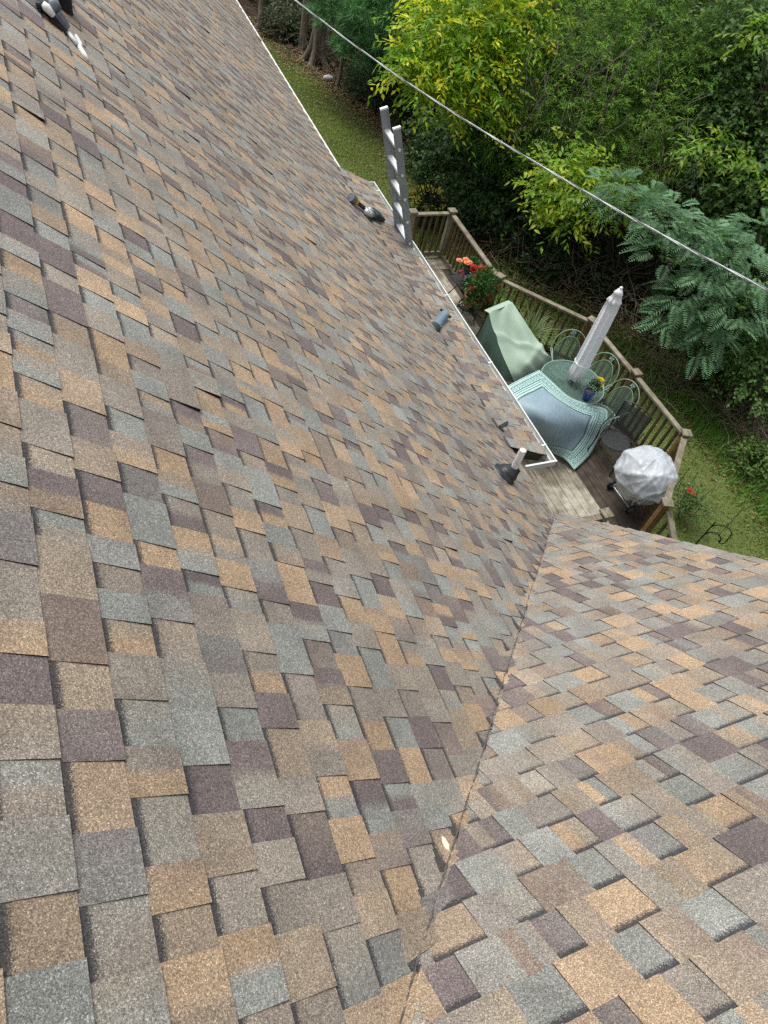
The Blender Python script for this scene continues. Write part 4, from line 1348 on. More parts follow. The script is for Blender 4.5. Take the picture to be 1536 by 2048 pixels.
for px_, py_ in ((919, 521), (935, 522), (923, 543)):
    mb.tube([pc + np.array([0, 0, 0.14]), PZ(px_, py_, DZ + 0.94) * 0.5 + pc * 0.5 + np.array([0.03, 0, 0.08]), PZ(px_, py_, DZ + (0.94 if py_ < 530 else 0.74))], 0.005, 5)
mb.build('stem', simple('green_stem', (0.05, 0.09, 0.03), 0.7), pp)

# terracotta pot with red flowers on a round wire stand
s1 = PZ(936, 612, DZ + 0.27)
ws = thing('plant_stand', 'low round black wire plant stand under terracotta pot', 'plant stand', (s1[0], s1[1], DZ))
mb = MB()
for r, h in ((0.17, 0.27), (0.17, 0.29), (0.1, 0.27)):
    mb.tube([np.array([s1[0] + r * math.cos(a), s1[1] + r * math.sin(a), DZ + h]) for a in np.linspace(0, 2 * math.pi, 25)], 0.008, 6, cap=False)
mb.build('ring', M_BLACK, ws)
mb = MB(); mb.beam((s1[0] - 0.17, s1[1], DZ + 0.265), (s1[0] + 0.17, s1[1], DZ + 0.265), 0.02, 0.008); mb.beam((s1[0], s1[1] - 0.17, DZ + 0.262), (s1[0], s1[1] + 0.17, DZ + 0.262), 0.02, 0.008); mb.build('cross_bar', M_BLACK, ws)
for k in range(4):
    a = 0.6 + k * math.pi / 2
    mb = MB(); mb.tube([np.array([s1[0] + 0.17 * math.cos(a), s1[1] + 0.17 * math.sin(a), DZ + 0.28]), np.array([s1[0] + 0.2 * math.cos(a), s1[1] + 0.2 * math.sin(a), DZ + 0.012])], 0.01, 6); mb.build('leg', M_BLACK, ws)
pc = np.array([s1[0], s1[1], DZ + 0.281])
rp = thing('flower_pot', 'terracotta pot with tall red flowering plant by the railing', 'flower pot', pc)
mb = MB(); mb.lathe(pc, [(0.075, 0), (0.08, 0.01), (0.108, 0.17), (0.122, 0.17), (0.125, 0.22), (0.108, 0.22), (0.1, 0.19)], 28); mb.build('pot', M_TERRA, rp, smooth=True)
mb = MB(); mb.lathe(pc, [(0.1, 0.17), (0.1, 0.19)], 20); mb.build('soil', M_POTSOIL, rp)
fo = []
fx = []
for px_, py_, h in ((955, 560, 0.95), (975, 545, 1.05), (968, 580, 0.85), (985, 565, 0.9), (990, 590, 0.75), (950, 600, 0.6), (965, 612, 0.5), (940, 585, 0.65), (978, 620, 0.42), (960, 590, 0.75), (945, 570, 0.8), (970, 560, 1.0)):
    q = PZ(px_, py_, DZ + h); n = 75
    d = rand_dir(n)
    fo.append(leaves(q + d * rng.uniform(0.2, 1, (n, 1)) * 0.14, unit(d + [0, 0, 0.3] + rng.normal(size=(n, 3)) * .4), unit(rand_dir(n) * .5 + [0, 0, 1]), rng.uniform(0.06, 0.1, n), 0.035, vary((0.05, 0.13, 0.03), n)))
V, F, Cc = join(fo); soup('foliage', V, F, Cc, M_LEAF, rp)
for px_, py_, h in ((947, 533, 1.0), (948, 540, 0.95), (965, 536, 1.05), (950, 550, 0.9), (955, 565, 0.85), (962, 567, 0.86), (967, 569, 0.82), (993, 578, 0.8), (996, 573, 0.82), (960, 588, 0.68), (963, 584, 0.72), (953, 597, 0.6), (958, 599, 0.58), (950, 601, 0.58), (976, 596, 0.6), (972, 604, 0.52), (970, 612, 0.45), (980, 592, 0.62), (941, 582, 0.7), (944, 578, 0.72), (969, 618, 0.4)):
    bloom(M_REDFL, rp, PZ(px_, py_, DZ + h), random.uniform(0.065, 0.105), 8)
mb = MB()
for px_, py_, h in ((965, 545, 0.95), (985, 580, 0.75), (960, 590, 0.62), (975, 600, 0.5)):
    mb.tube([pc + np.array([0, 0, 0.19]), pc * 0.5 + PZ(px_, py_, DZ + h) * 0.5 + np.array([0.02, 0.02, 0.05]), PZ(px_, py_, DZ + h)], 0.007, 5)
mb.build('stem', simple('brown_green_stem', (0.07, 0.07, 0.03), 0.8), rp)

# potted ornamental grass behind the covered chair
gp = PZ(1035, 690, DZ); gp = np.array([3.42, 5.02, DZ])
og = thing('ornamental_grass', 'spiky striped ornamental grass in pot behind covered chair', 'potted grass', gp)
mb = MB(); mb.lathe(gp + np.array([0, 0, 0.005]), [(0.1, 0), (0.13, 0.25), (0.145, 0.26), (0.145, 0.3), (0.12, 0.3), (0.12, 0.27)], 24); mb.build('pot', M_TERRA, og, smooth=True)
V = []; F = []; Cc = []
for i in range(110):
    a = random.uniform(0, 6.283); L = random.uniform(0.45, 0.85); lean = random.uniform(0.15, 0.9)
    d = np.array([math.cos(a), math.sin(a), 0]); s = np.array([-math.sin(a), math.cos(a), 0])
    b = len(V); k = 6
    col = np.array((0.2, 0.27, 0.13)) * random.uniform(0.6, 1.4)
    for j in range(k):
        t_ = j / (k - 1)
        c_ = gp + np.array([0, 0, 0.28]) + d * (0.05 + lean * L * t_ ** 1.6) + np.array([0, 0, L * (t_ - 0.75 * lean * t_ ** 2.2)])
        w = 0.009 * (1 - t_ ** 2) + 0.0008
        V += [c_ + s * w, c_ - s * w]; Cc += [col] * 2
    for j in range(k - 1):
        F.append((b + 2 * j, b + 2 * j + 1, b + 2 * j + 3, b + 2 * j + 2))
soup('blades', np.array(V), np.array(F), np.array(Cc), M_LEAF, og)

# ------------------------------------------------------------------ garden bits beyond the railing
M_BARK = simple('grey_brown_bark', (0.085, 0.066, 0.05), 0.95, 5, 0.45, bmp=0.8, stretch=(6, 6, 1.0))
M_BARKP = simple('pale_bark', (0.17, 0.145, 0.115), 0.95, 5, 0.35, bmp=0.8, stretch=(6, 6, 1.0))
M_TWIG = simple('dead_twig', (0.17, 0.13, 0.095), 0.95, 9, 0.4)
M_VINE = simple('bare_vine', (0.15, 0.125, 0.105), 0.95, 9, 0.4)
M_STONE = simple('pale_stone', (0.42, 0.41, 0.38), 0.9, 7, 0.2)
M_FOL = leaf_mat('broad_leaf', 0.3, 0.5, 0.25)
M_FOLY = leaf_mat('yellow_green_leaf', 0.48, 0.45, 0.3)
M_NEEDLE = leaf_mat('needle', 0.2, 0.6, 0.15)
M_FROND = leaf_mat('mimosa_frond', 0.25, 0.6, 0.15)
M_GRASS = leaf_mat('grass_blade', 0.3, 0.6, 0.15)

# mown grass blades over the lawn
def grass(name, n, area, h, col, label, w=0.008, sd_=3):
    r = np.random.default_rng(sd_)
    P_ = area(r, n)
    n = len(P_)
    a = r.uniform(0, 2 * np.pi, n); lean = r.uniform(0.2, 1.0, n)
    D = np.stack([np.cos(a) * lean, np.sin(a) * lean, np.ones(n)], 1); D = unit(D)
    S = np.stack([-np.sin(a), np.cos(a), np.zeros(n)], 1)
    L = (h * r.uniform(0.5, 1.3, n))[:, None]; W = w * r.uniform(0.7, 1.4, (n, 1))
    V = np.stack([P_ - S * W, P_ + S * W, P_ + D * L], 1).reshape(-1, 3)
    F = np.arange(3 * n).reshape(-1, 3)
    patch = 0.5 + 0.5 * np.sin(P_[:, 0] * 1.7 + np.sin(P_[:, 1] * 0.9) * 2) * np.sin(P_[:, 1] * 1.1)
    c = np.asarray(col)[None] * r.uniform(0.6, 1.35, (n, 1)) * (1 + 0.5 * (patch[:, None] - 0.5))
    dry = r.random(n) < 0.12
    c[dry] = np.array((0.2, 0.17, 0.075)) * r.uniform(0.6, 1.3, (dry.sum(), 1))
    o = soup(name, V, F, np.repeat(c, 3, 0), M_GRASS)
    o['kind'] = 'stuff'; o['label'] = label
    return o
def lawn_area(r, n):
    y = -1.5 + 22 * r.random(n) ** 0.9
    ex = edge_x(y) + r.normal(0, 0.18, n)
    x = 0.2 + (ex - 0.2) * r.random(n) ** 0.7
    return np.stack([x, y, np.full(n, GZ)], 1)
grass('grass', 190000, lawn_area, 0.035, (0.235, 0.31, 0.085), 'short mown lawn grass between deck and woods')
def rough_area(r, n):
    y = r.uniform(0.5, 8.6, n)
    x = edge_x(y) + r.normal(0.05, 0.35, n)
    k = np.clip((7.0 - y) / 4, 0.12, 1)
    m_ = r.random(n) < k
    return np.stack([x, y, np.full(n, GZ)], 1)[m_]
grass('tall_grass', 26000, rough_area, 0.22, (0.13, 0.26, 0.05), 'tall unmown grass along the edge of the woods', 0.009, 8)

# strewn leaves and straw along the wood edge
n = 13000
y = rng.uniform(0.0, 21, n); x = edge_x(y) + np.where(rng.random(n) < 0.93, rng.normal(0.2, 0.45, n), -rng.uniform(0.2, 3.0, n))
V, F, Cc = leaves(np.stack([x, y, GZ + 0.015 + rng.uniform(0, 0.03, n)], 1), rand_dir(n) * [1, 1, 0.15], unit(rand_dir(n) * 0.4 + [0, 0, 1]), rng.uniform(0.04, 0.11, n), 0.03, vary((0.26, 0.18, 0.1), n, 0.5))
o = soup('leaf_litter', V, F, Cc, M_FOL); o['kind'] = 'stuff'; o['label'] = 'dry fallen leaves strewn along the wood edge'

# stone
sc_ = PZ(657, 156, GZ + 0.08)
mb = MB(); mb.ball(sc_, (0.15, 0.1, 0.075), 12, jit=0.08)
tag(mb.build('stone', M_STONE, None, smooth=True), 'pale grey stone at the edge of the woods', 'stone')

# shepherd hook, stakes
hb = np.array([4.2, 0.78, GZ]); top_ = PZ(1431, 1044, GZ + 1.15)
hk = thing('shepherd_hook', 'black iron scroll garden hook standing in the lawn', 'garden hook', (top_[0], top_[1], GZ))
mb = MB(); mb.tube([np.array([top_[0], top_[1], GZ]), top_], 0.011, 8); mb.build('pole', M_BLACK, hk)
sdir_ = unit(PZ(1446, 1080, GZ + 0.9) - np.array([top_[0], top_[1], GZ + 0.9]))
sdir_[2] = 0; sdir_ = unit(sdir_)
for r, h0, nm in ((0.30, 1.0, 'scroll'), (0.24, 0.82, 'scroll')):
    pts = []
    for a in np.linspace(math.pi * 0.95, 0.0, 16):
        pts.append(np.array([top_[0], top_[1], GZ + h0]) + sdir_ * r * (0.5 + 0.5 * math.cos(a)) + np.array([0, 0, 0.15 * math.sin(a)]))
    if r > 0.28:
        for a in np.linspace(0, 4.6, 14):
            rr = 0.05 * (1 - a / 7)
            pts.append(pts[15] + np.array([0, 0, -0.14 - 0.0 * a]) + sdir_ * (rr * math.cos(a) - 0.05) + np.array([0, 0, -rr * math.sin(a)]))
    mb = MB(); mb.tube(pts, 0.009, 6); mb.build(nm, M_BLACK, hk)
for (px_, py_), h, lb2, nm in (((1488, 1015), 0.75, 'thin dark garden stake in the lawn right of the hook', 'garden_stake'), ((1380, 935), 0.6, 'short black garden stake just beyond the grill railing', 'garden_stake')):
    q = PZ(px_, py_, GZ + h)
    mb = MB(); mb.tube([np.array([q[0] + .01, q[1], GZ]), q], 0.006, 6)
    tag(mb.build(nm, M_DARKG), lb2, 'garden stake')
q = PZ(873, 366, GZ + 1.6)
fp = thing('garden_pole', 'tall black metal pole beside the yellow flowers behind railing', 'pole', (q[0], q[1], GZ))
mb = MB(); mb.tube([np.array([q[0], q[1], GZ]), q], 0.016, 8); mb.build('shaft', M_BLACK, fp)
mb = MB(); mb.ball(q, 0.03, 8); mb.build('finial', M_BLACK, fp)

# flowering clump with yellow blooms and purple leaves behind the far railing
yc = PZ(856, 412, GZ + 0.45)
yf = thing('flower_clump', 'bushy clump with yellow flowers and purple leaves behind railing', 'flower bush', (yc[0], yc[1], GZ))
n = 700; d = rand_dir(n)
V, F, Cc = leaves(yc + d * rng.uniform(0.2, 1, (n, 1)) * [0.42, 0.42, 0.38], unit(d + [0, 0, .4]), unit(rand_dir(n) * .5 + [0, 0, 1]), rng.uniform(.07, .12, n), .05, np.where(rng.random((n, 1)) < .55, vary((0.03, 0.018, 0.03), n), vary((0.045, 0.09, 0.03), n)))
soup('foliage', V, F, Cc, M_FOL, yf)
n = 110; d = rand_dir(n); d[:, 2] = abs(d[:, 2])
V, F, Cc = leaves(yc + d * [0.4, 0.4, 0.38] * rng.uniform(.8, 1.05, (n, 1)), unit(d + rand_dir(n) * .5), rand_dir(n), .08, .06, vary((0.62, 0.55, 0.1), n))
o = soup('flowers', V, F, Cc, M_PETAL, yf); o['kind'] = 'stuff'
mb = MB(); mb.lathe(np.array([yc[0], yc[1], GZ]), [(0.16, 0), (0.2, 0.2), (0.21, 0.22)], 20); mb.build('pot', M_DARKG, yf)

# rose bush by the last post
rc = PZ(1378, 1010, GZ + 0.35)
rb = thing('rose_bush', 'small green rose bush with a red bloom beside the deck', 'rose bush', (rc[0], rc[1], GZ))
n = 520; d = rand_dir(n); d[:, 2] = d[:, 2] * 0.6 + 0.2
V, F, Cc = leaves(rc + d * rng.uniform(0.1, 1, (n, 1)) * [0.34, 0.45, 0.4], unit(d + rand_dir(n) * .6), unit(rand_dir(n) * .5 + [0, 0, 1]), rng.uniform(.04, .07, n), .03, vary((0.06, 0.12, 0.035), n))
soup('foliage', V, F, Cc, M_FOL, rb)
bloom(M_REDFL, rb, PZ(1379, 981, GZ + 0.75), 0.055); bloom(M_REDFL, rb, PZ(1388, 988, GZ + 0.6), 0.03)
mb = MB()
for k in range(6):
    mb.tube([np.array([rc[0], rc[1], GZ]), rc + np.array([0.2 * math.cos(k), 0.3 * math.sin(k), 0.1]), rc + np.array([0.25 * math.cos(k), 0.35 * math.sin(k), 0.35])], 0.006, 5)
mb.build('stem', M_TWIG, rb)

# ------------------------------------------------------------------ overhead cable
w0, w1_ = PD(590, 0, 15.0), PD(1536, 580, 9.0)
pn = np.cross(w1_ - w0, [0, 0, 1.0])
pts = []
for px_, py_ in ((590, 0), (690, 77), (800, 156), (940, 247), (1087, 335), (1230, 418), (1380, 500), (1536, 580)):
    d = ray(px_, py_); pts.append(CAM + d * (((w0 - CAM) @ pn) / (d @ pn)))
pts = [pts[0] + (pts[0] - pts[1]) * k for k in (5.0, 2.5)] + pts + [pts[-1] + (pts[-1] - pts[-2]) * k for k in (1.5, 3.0)]
fine = []
for i in range(len(pts) - 1):
    for k in range(14):
        fine.append(lerp(pts[i], pts[i + 1], k / 14))
fine = np.array(fine); 
for _ in range(12):
    fine[1:-1] = 0.25 * fine[:-2] + 0.5 * fine[1:-1] + 0.25 * fine[2:]
cb = thing('power_cable', 'twisted grey overhead power cable crossing in front of the trees', 'cable', fine[len(fine) // 2])
M_CABLE = simple('bare_aluminium_wire', (0.5, 0.51, 0.52), 0.5, 20, 0.25, metal=0.4)
M_CABLEB = simple('grey_cable_sheath', (0.2, 0.2, 0.205), 0.55, 20, 0.3)
for k, (m_, r) in enumerate(((M_CABLE, 0.0068), (M_CABLEB, 0.0068), (M_CABLE, 0.006))):
    q = []
    for i, p_ in enumerate(fine):
        a = i * 0.55 + k * 2.094
        q.append(p_ + np.array([math.cos(a), 0, math.sin(a)]) * 0.0075)
    mb = MB(); mb.tube(q, r, 6); mb.build('strand', m_, cb, smooth=True)

# ------------------------------------------------------------------ trees
def limb(mb, pts, r0, r1, n=8, wob=0.0):
    pts = [np.asarray(p, float) for p in pts]
    q = []
    k = len(pts)
    for i in range(k - 1):
        for j in range(6):
            t_ = j / 6
            p0, p1, p2, p3 = pts[max(i - 1, 0)], pts[i], pts[i + 1], pts[min(i + 2, k - 1)]
            q.append(0.5 * (2 * p1 + (p2 - p0) * t_ + (2 * p0 - 5 * p1 + 4 * p2 - p3) * t_ * t_ + (3 * p1 - p0 - 3 * p2 + p3) * t_ ** 3) + rng.normal(0, wob, 3))
    q.append(pts[-1])
    rs = np.linspace(0, 1, len(q))
    mb.tube(q, list(r0 + (r1 - r0) * rs), n)

def shell(c, r, n, inner=0.55, lower=-0.6):
    """points in the outer shell of an ellipsoid, with gaps, favouring the outside"""
    d = rand_dir(int(n * 1.6)); d = d[d[:, 2] > lower][:n]
    k = rng.uniform(inner, 1.0, (len(d), 1)) ** 0.6
    lump = 1 + 0.18 * np.sin(d[:, :1] * 5 + c[0]) * np.sin(d[:, 1:2] * 6 + c[1]) + 0.12 * np.sin(d[:, 2:] * 9 + c[2])
    return c + d * k * lump * np.asarray(r), d

def twig_leaves(P_, D0, per, length, L, W, base, droop, spread=0.7, colv=0.22, tip=None):
    """twigs starting at P_ heading D0, each with leaves along it"""
    n = len(P_)
    D0 = unit(D0)
    tw_col = vary(base, n, colv, 0.08)
    if tip is not None:
        k = rng.random((n, 1)) < tip[1]
        tw_col = np.where(k, vary(tip[0], n, 0.2, 0.06), tw_col)
    out_ = []
    up = np.array([0, 0, 1.0])
    for j in range(per):
        t_ = (j + 0.5) / per
        c = P_ + D0 * (length * t_)[:, None] + np.array([0, 0, -1.0]) * (droop * (length * t_) ** 2)[:, None]
        side = unit(np.cross(D0, up + rng.normal(0, .25, (n, 3)))) * (1 if j % 2 else -1)
        d = unit(D0 * 0.7 + side * spread + np.array([0, 0, -0.45]) + rng.normal(0, 0.28, (n, 3)))
        nn = unit(np.array([0, 0, 1.0]) + rng.normal(0, 0.4, (n, 3)))
        out_.append(leaves(c, d, nn, L * rng.uniform(0.5, 1.25, n), W * rng.uniform(0.6, 1.2, n), tw_col * rng.uniform(0.82, 1.18, (n, 1))))
    return join(out_)

def blobs_to_pts(blobs):
    P_ = []; D_ = []
    for (px_, py_, dist, r, n) in blobs:
        c = PD(px_, py_, dist)
        p, d = shell(c, (r, r, r * 0.75) if not hasattr(r, '__len__') else r, n)
        P_.append(p); D_.append(d)
    return np.concatenate(P_), np.concatenate(D_)

def tree(name, label, cat, base, crown_fn, trunk_r, blobs, bark, group=None, height=None, branch_to=5):
    base = np.array([base[0], base[1], GZ])
    t = thing(name, label, cat, base, group)
    centres = [PD(b[0], b[1], b[2]) for b in blobs]
    top = max(c[2] for c in centres) + 1.5
    mb = MB(); tr = [base + np.array([0, 0, -0.05]), base + np.array([0.08, -0.06, (top - GZ) * 0.4]), base + np.array([-0.05, 0.05, (top - GZ) * 0.75]), base + np.array([0.0, 0.0, top - GZ])]
    limb(mb, tr, trunk_r, trunk_r * 0.25, 10, 0.01)
    for c in centres:
        h = max(0.6, (c[2] - GZ) * random.uniform(0.45, 0.75))
        s = base + np.array([0, 0, h])
        limb(mb, [s, lerp(s, c, 0.5) + np.array([0, 0, 0.25]), c], trunk_r * 0.4, trunk_r * 0.1, 6, 0.02)
    mb.build('trunk', bark, t, smooth=True)
    V, F, Cc = crown_fn(blobs)
    mat_ = {'mimosa_tree': M_FROND, 'pine_tree': M_NEEDLE, 'cedar_tree': M_NEEDLE}.get(name, M_FOLY if 'yellow' in label else M_FOL)
    soup('crown', V, F, Cc, mat_, t)
    return t

def broad(base, per=7, L=0.12, W=0.05, length=0.5, droop=0.35, tip=None, colv=0.22):
    def fn(blobs):
        P_, D_ = blobs_to_pts(blobs)
        D0 = unit(D_ * [1, 1, 0.4] + rng.normal(0, .35, D_.shape))
        return twig_leaves(P_, D0, per, length * rng.uniform(.6, 1.2, len(P_)), L, W, base, droop, tip=tip, colv=colv)
    return fn

def cedar(base, tip):
    """flat feathery sprays built of many thin scale-leaf slivers"""
    def fn(blobs):
        P_, D_ = blobs_to_pts(blobs)
        D0 = unit(D_ * [1, 1, 0.7] + rng.normal(0, .4, D_.shape) + np.array([0, 0, 0.15]))
        return twig_leaves(P_, D0, 13, 0.34 * rng.uniform(.6, 1.3, len(P_)), 0.11, 0.017, base, 0.5, spread=0.9, tip=tip)
    return fn

def pine(base):
    def fn(blobs):
        P_, D_ = blobs_to_pts(blobs)
        out_ = []
        n = len(P_)
        tc = vary(base, n, 0.25, 0.05)
        for j in range(26):
            d = unit(D_ * 0.5 + rng.normal(0, 0.7, (n, 3)))
            out_.append(leaves(P_, d, rand_dir(n), 0.2 * rng.uniform(.7, 1.2, n), 0.02, tc * rng.uniform(.75, 1.3, (n, 1)), 0.0))
        return join(out_)
    return fn

def mimosa(base):
    """bipinnate fronds: a rachis with paired comb-like pinnae"""
    def fn(blobs):
        P_, D_ = blobs_to_pts(blobs)
        n = len(P_)
        out_ = []
        D0 = unit(D_ * [1, 1, 0.35] + rng.normal(0, .3, D_.shape))
        Lf = rng.uniform(0.26, 0.44, n)
        col = vary(base, n, 0.22, 0.06)
        S = unit(np.cross(D0, [0, 0, 1.0])); U = np.cross(S, D0)
        K = 12
        for j in range(K):
            t_ = 0.12 + 0.88 * j / (K - 1)
            c = P_ + D0 * (Lf * t_)[:, None] + np.array([0, 0, -1.1]) * ((Lf * t_) ** 2)[:, None]
            pl = (0.12 * math.sin(math.pi * (0.12 + 0.8 * t_)) + 0.02)
            for sgn in (-1, 1):
                d = unit(S * sgn + D0 * 0.55 + np.array([0, 0, -0.12]) + rng.normal(0, .05, (n, 3)))
                out_.append(leaves(c, d, U, pl * rng.uniform(.9, 1.1, n), 0.021, col * rng.uniform(.85, 1.15, (n, 1)), 0.12))
        return join(out_)
    return fn

G = 'trees along the wood edge'
# pines at the top left
tree('pine_tree', 'tall pine with soft blue-green needles at the top of the view', 'pine tree', PZ(800, 235, GZ)[:2] + [0.6, 1.5], pine((0.12, 0.26, 0.11)), 0.16,
     [(770, 40, 20.5, 1.1, 420), (720, 90, 20.5, 0.6, 130), (830, 60, 20, 0.9, 300), (700, 15, 21.5, 0.9, 260), (860, 10, 20.5, 1.0, 260), (790, 110, 20.5, 0.6, 150)], M_BARK, G)
for (px_, py_), r, lb2, lean in (((602, 97), 0.13, 'slim grey pine trunk left of the thick flared trunk', 0.25), ((632, 124), 0.24, 'thick flared tree trunk at the far corner of the lawn', 0.1), ((674, 172), 0.06, 'thin sapling trunk beside the pale stone', 0.3), ((520, 60), 0.1, 'dark broken tree stump trunk at the top left woods', 0.05)):
    b = PZ(px_, py_, GZ)
    t = thing('tree', lb2, 'tree', b, G)
    hgt = 7.5 if r > 0.07 else 4.5
    if 'stump' in lb2:
        hgt = 1.3
    mb = MB(); limb(mb, [b + np.array([0, 0, -0.05]), b + np.array([lean * 0.15, 0, 0.35]), b + np.array([lean * 0.4, 0.1, hgt * 0.5]), b + np.array([lean, 0.2, hgt])], r * 1.0, r * 0.5, 14, r * 0.03)
    if r > 0.2:
        for a in (0.3, 1.6, 2.9, 4.0, 5.2):
            limb(mb, [b + np.array([0.42 * math.cos(a), 0.42 * math.sin(a), -0.05]), b + np.array([0.22 * math.cos(a), 0.22 * math.sin(a), 0.25]), b + np.array([0.1 * math.cos(a), 0.1 * math.sin(a), 0.9])], 0.1, 0.06, 8, 0.005)
    mb.build('trunk', M_BARKP, t, smooth=True)
    if hgt > 3:
        c = b + np.array([lean + 0.5, 0.4, hgt + 0.5]); P_, D_ = shell(c, (1.0, 1.0, 1.2), 200)
        V, F, Cc = twig_leaves(P_, D_, 7, 0.5 * np.ones(len(P_)), 0.13, 0.06, (0.03, 0.06, 0.02), 0.3)
        soup('crown', V, F, Cc, M_FOL, t)

YB = (0.2, 0.36, 0.03); YT = ((0.66, 0.68, 0.045), 0.27)
b_ = PD(960, 130, 17.0)
tree('hickory_tree', 'bright yellow-green leafy tree left of centre behind the cable', 'tree', (b_[0] + 0.9, b_[1] + 0.8), broad(YB, 9, 0.15, 0.06, 0.62, 0.5, YT), 0.11,
     [(930, 20, 16.6, 0.75, 168), (880, 60, 16.3, 0.55, 120), (870, 130, 16.2, 0.6, 152), (930, 100, 16.4, 0.7, 168), (960, 160, 16.4, 0.7, 152), (900, 175, 16.2, 0.5, 104), (1000, 60, 16.8, 0.75, 160), (820, 145, 16.0, 0.24, 32), (950, 225, 16.3, 0.4, 64), (1060, 30, 17.2, 0.7, 120), (980, -50, 17.0, 0.9, 96)], M_BARK, G)
b_ = PD(1140, 380, 15.6)
tree('hickory_sapling', 'low yellow-green sapling above the closed umbrella', 'tree', (b_[0] + 0.6, b_[1] + 0.5), broad((0.24, 0.4, 0.045), 7, 0.16, 0.065, 0.5, 0.55, ((0.42, 0.5, 0.05), 0.25)), 0.06,
     [(1120, 330, 15.2, 0.36, 50), (1150, 350, 15.4, 0.4, 45), (1110, 400, 15.2, 0.3, 45), (1175, 395, 15.0, 0.4, 50), (1135, 445, 15.1, 0.24, 34), (1200, 345, 15.4, 0.3, 30), (1225, 425, 15.0, 0.22, 26), (1075, 375, 15.2, 0.16, 12)], M_BARK, G)
b_ = PD(1430, 320, 16)
tree('hickory_sapling', 'yellow-green branch of leaves at the right edge above the fern-like tree', 'tree', (b_[0] + 0.9, b_[1] + 0.5), broad((0.19, 0.34, 0.05), 7, 0.15, 0.06, 0.5, 0.5, ((0.3, 0.4, 0.05), 0.2)), 0.06,
     [(1395, 305, 15.6, 0.22, 22), (1450, 300, 15.6, 0.26, 24), (1515, 345, 15.6, 0.3, 34), (1520, 70, 15.6, 0.28, 34)], M_BARK, G)
b_ = PD(1190, 200, 18.5)
tree('cedar_tree', 'large feathery green cedar hung with bare vines', 'cedar tree', (b_[0] + 0.4, b_[1] + 0.4), cedar((0.095, 0.2, 0.03), ((0.19, 0.33, 0.045), 0.4)), 0.2,
     [(1150, 60, 17.6, 1.25, 560), (1250, 110, 17.4, 1.15, 520), (1080, 150, 17.2, 0.95, 420), (1180, 190, 17.0, 1.1, 520), (1300, 210, 17.0, 1.0, 440), (1360, 60, 17.6, 1.1, 460), (1420, 140, 17.4, 0.85, 300), (1060, 250, 16.8, 0.75, 280), (1160, 290, 16.6, 0.85, 320), (1270, 300, 16.7, 0.75, 260), (1350, 270, 16.9, 0.7, 220), (1010, 290, 16.8, 0.5, 130), (1100, 340, 16.5, 0.55, 150), (1230, 360, 16.4, 0.5, 140), (1310, 350, 16.6, 0.5, 120), (1230, -30, 18.2, 1.1, 300), (1040, 20, 17.8, 1.0, 320)], M_BARK, G)
b_ = PD(1490, 150, 18.5)
tree('broadleaf_tree', 'dark green broadleaf tree filling the upper right corner', 'tree', (b_[0] + 0.7, b_[1] + 0.5), broad((0.075, 0.15, 0.04), 7, 0.11, 0.085, 0.5, 0.3, ((0.13, 0.22, 0.06), 0.25)), 0.16,
     [(1480, 40, 18, 1.3, 420), (1530, 140, 17.6, 1.1, 380), (1460, 200, 17.6, 1.0, 360), (1520, 260, 17.2, 1.0, 360), (1430, 330, 17.2, 0.85, 280), (1500, 400, 16.8, 0.9, 320), (1560, 350, 16.6, 1.0, 260), (1600, 60, 18, 1.2, 160)], M_BARK, G)
b_ = PD(960, 350, 18.2)
tree('ivy_tree', 'low dark ivy covered tree behind the far deck corner', 'tree', (b_[0] + 0.3, b_[1] + 0.3), broad((0.045, 0.095, 0.03), 7, 0.1, 0.085, 0.45, 0.25, ((0.08, 0.15, 0.045), 0.25)), 0.1,
     [(950, 300, 18.3, 0.8, 260), (1000, 370, 17.6, 0.75, 260), (900, 270, 19, 0.7, 200), (1040, 420, 17.0, 0.6, 190), (1100, 400, 16.8, 0.55, 150), (1000, 270, 17.6, 0.6, 160), (960, 390, 17.2, 0.5, 140), (1050, 340, 17.4, 0.7, 200), (880, 330, 18.6, 0.45, 110)], M_BARK, G)
# mimosa
b_ = PZ(1385, 760, GZ)
tree('mimosa_tree', 'blue-green mimosa tree with fern-like fronds right of the umbrella', 'mimosa tree', (b_[0], b_[1]), mimosa((0.15, 0.275, 0.145)), 0.05,
     [(1235, 375, 14.6, (0.38, 0.38, 0.15), 42), (1290, 410, 14.4, (0.42, 0.42, 0.17), 52), (1340, 440, 14.2, (0.5, 0.5, 0.20), 62), (1400, 470, 14.2, (0.5, 0.5, 0.20), 62), (1330, 500, 14.0, (0.42, 0.42, 0.17), 48), (1450, 500, 14.3, (0.5, 0.5, 0.20), 62), (1500, 540, 14.2, (0.5, 0.5, 0.20), 58), (1420, 545, 14.0, (0.45, 0.45, 0.18), 52), (1375, 590, 13.9, (0.4, 0.4, 0.16), 42), (1480, 610, 14.0, (0.5, 0.5, 0.20), 54), (1350, 640, 13.9, (0.32, 0.32, 0.13), 28), (1520, 470, 14.5, (0.45, 0.45, 0.18), 44), (1400, 690, 14.0, (0.3, 0.3, 0.12), 26), (1430, 650, 14.0, (0.35, 0.35, 0.14), 28)], M_BARK, G)
b_ = PZ(1475, 850, GZ)
tree('shrub_tree', 'leafy green shrub tree at the right edge below mimosa fronds', 'shrub', (b_[0] + 0.6, b_[1]), broad((0.08, 0.16, 0.04), 7, 0.09, 0.06, 0.42, 0.3, ((0.1, 0.18, 0.04), 0.25)), 0.06,
     [(1500, 690, 14.8, 0.6, 190), (1450, 720, 14.8, 0.5, 150), (1530, 750, 14.6, 0.55, 170), (1530, 630, 15, 0.6, 170), (1420, 680, 14.9, 0.35, 70)], M_BARK, G)
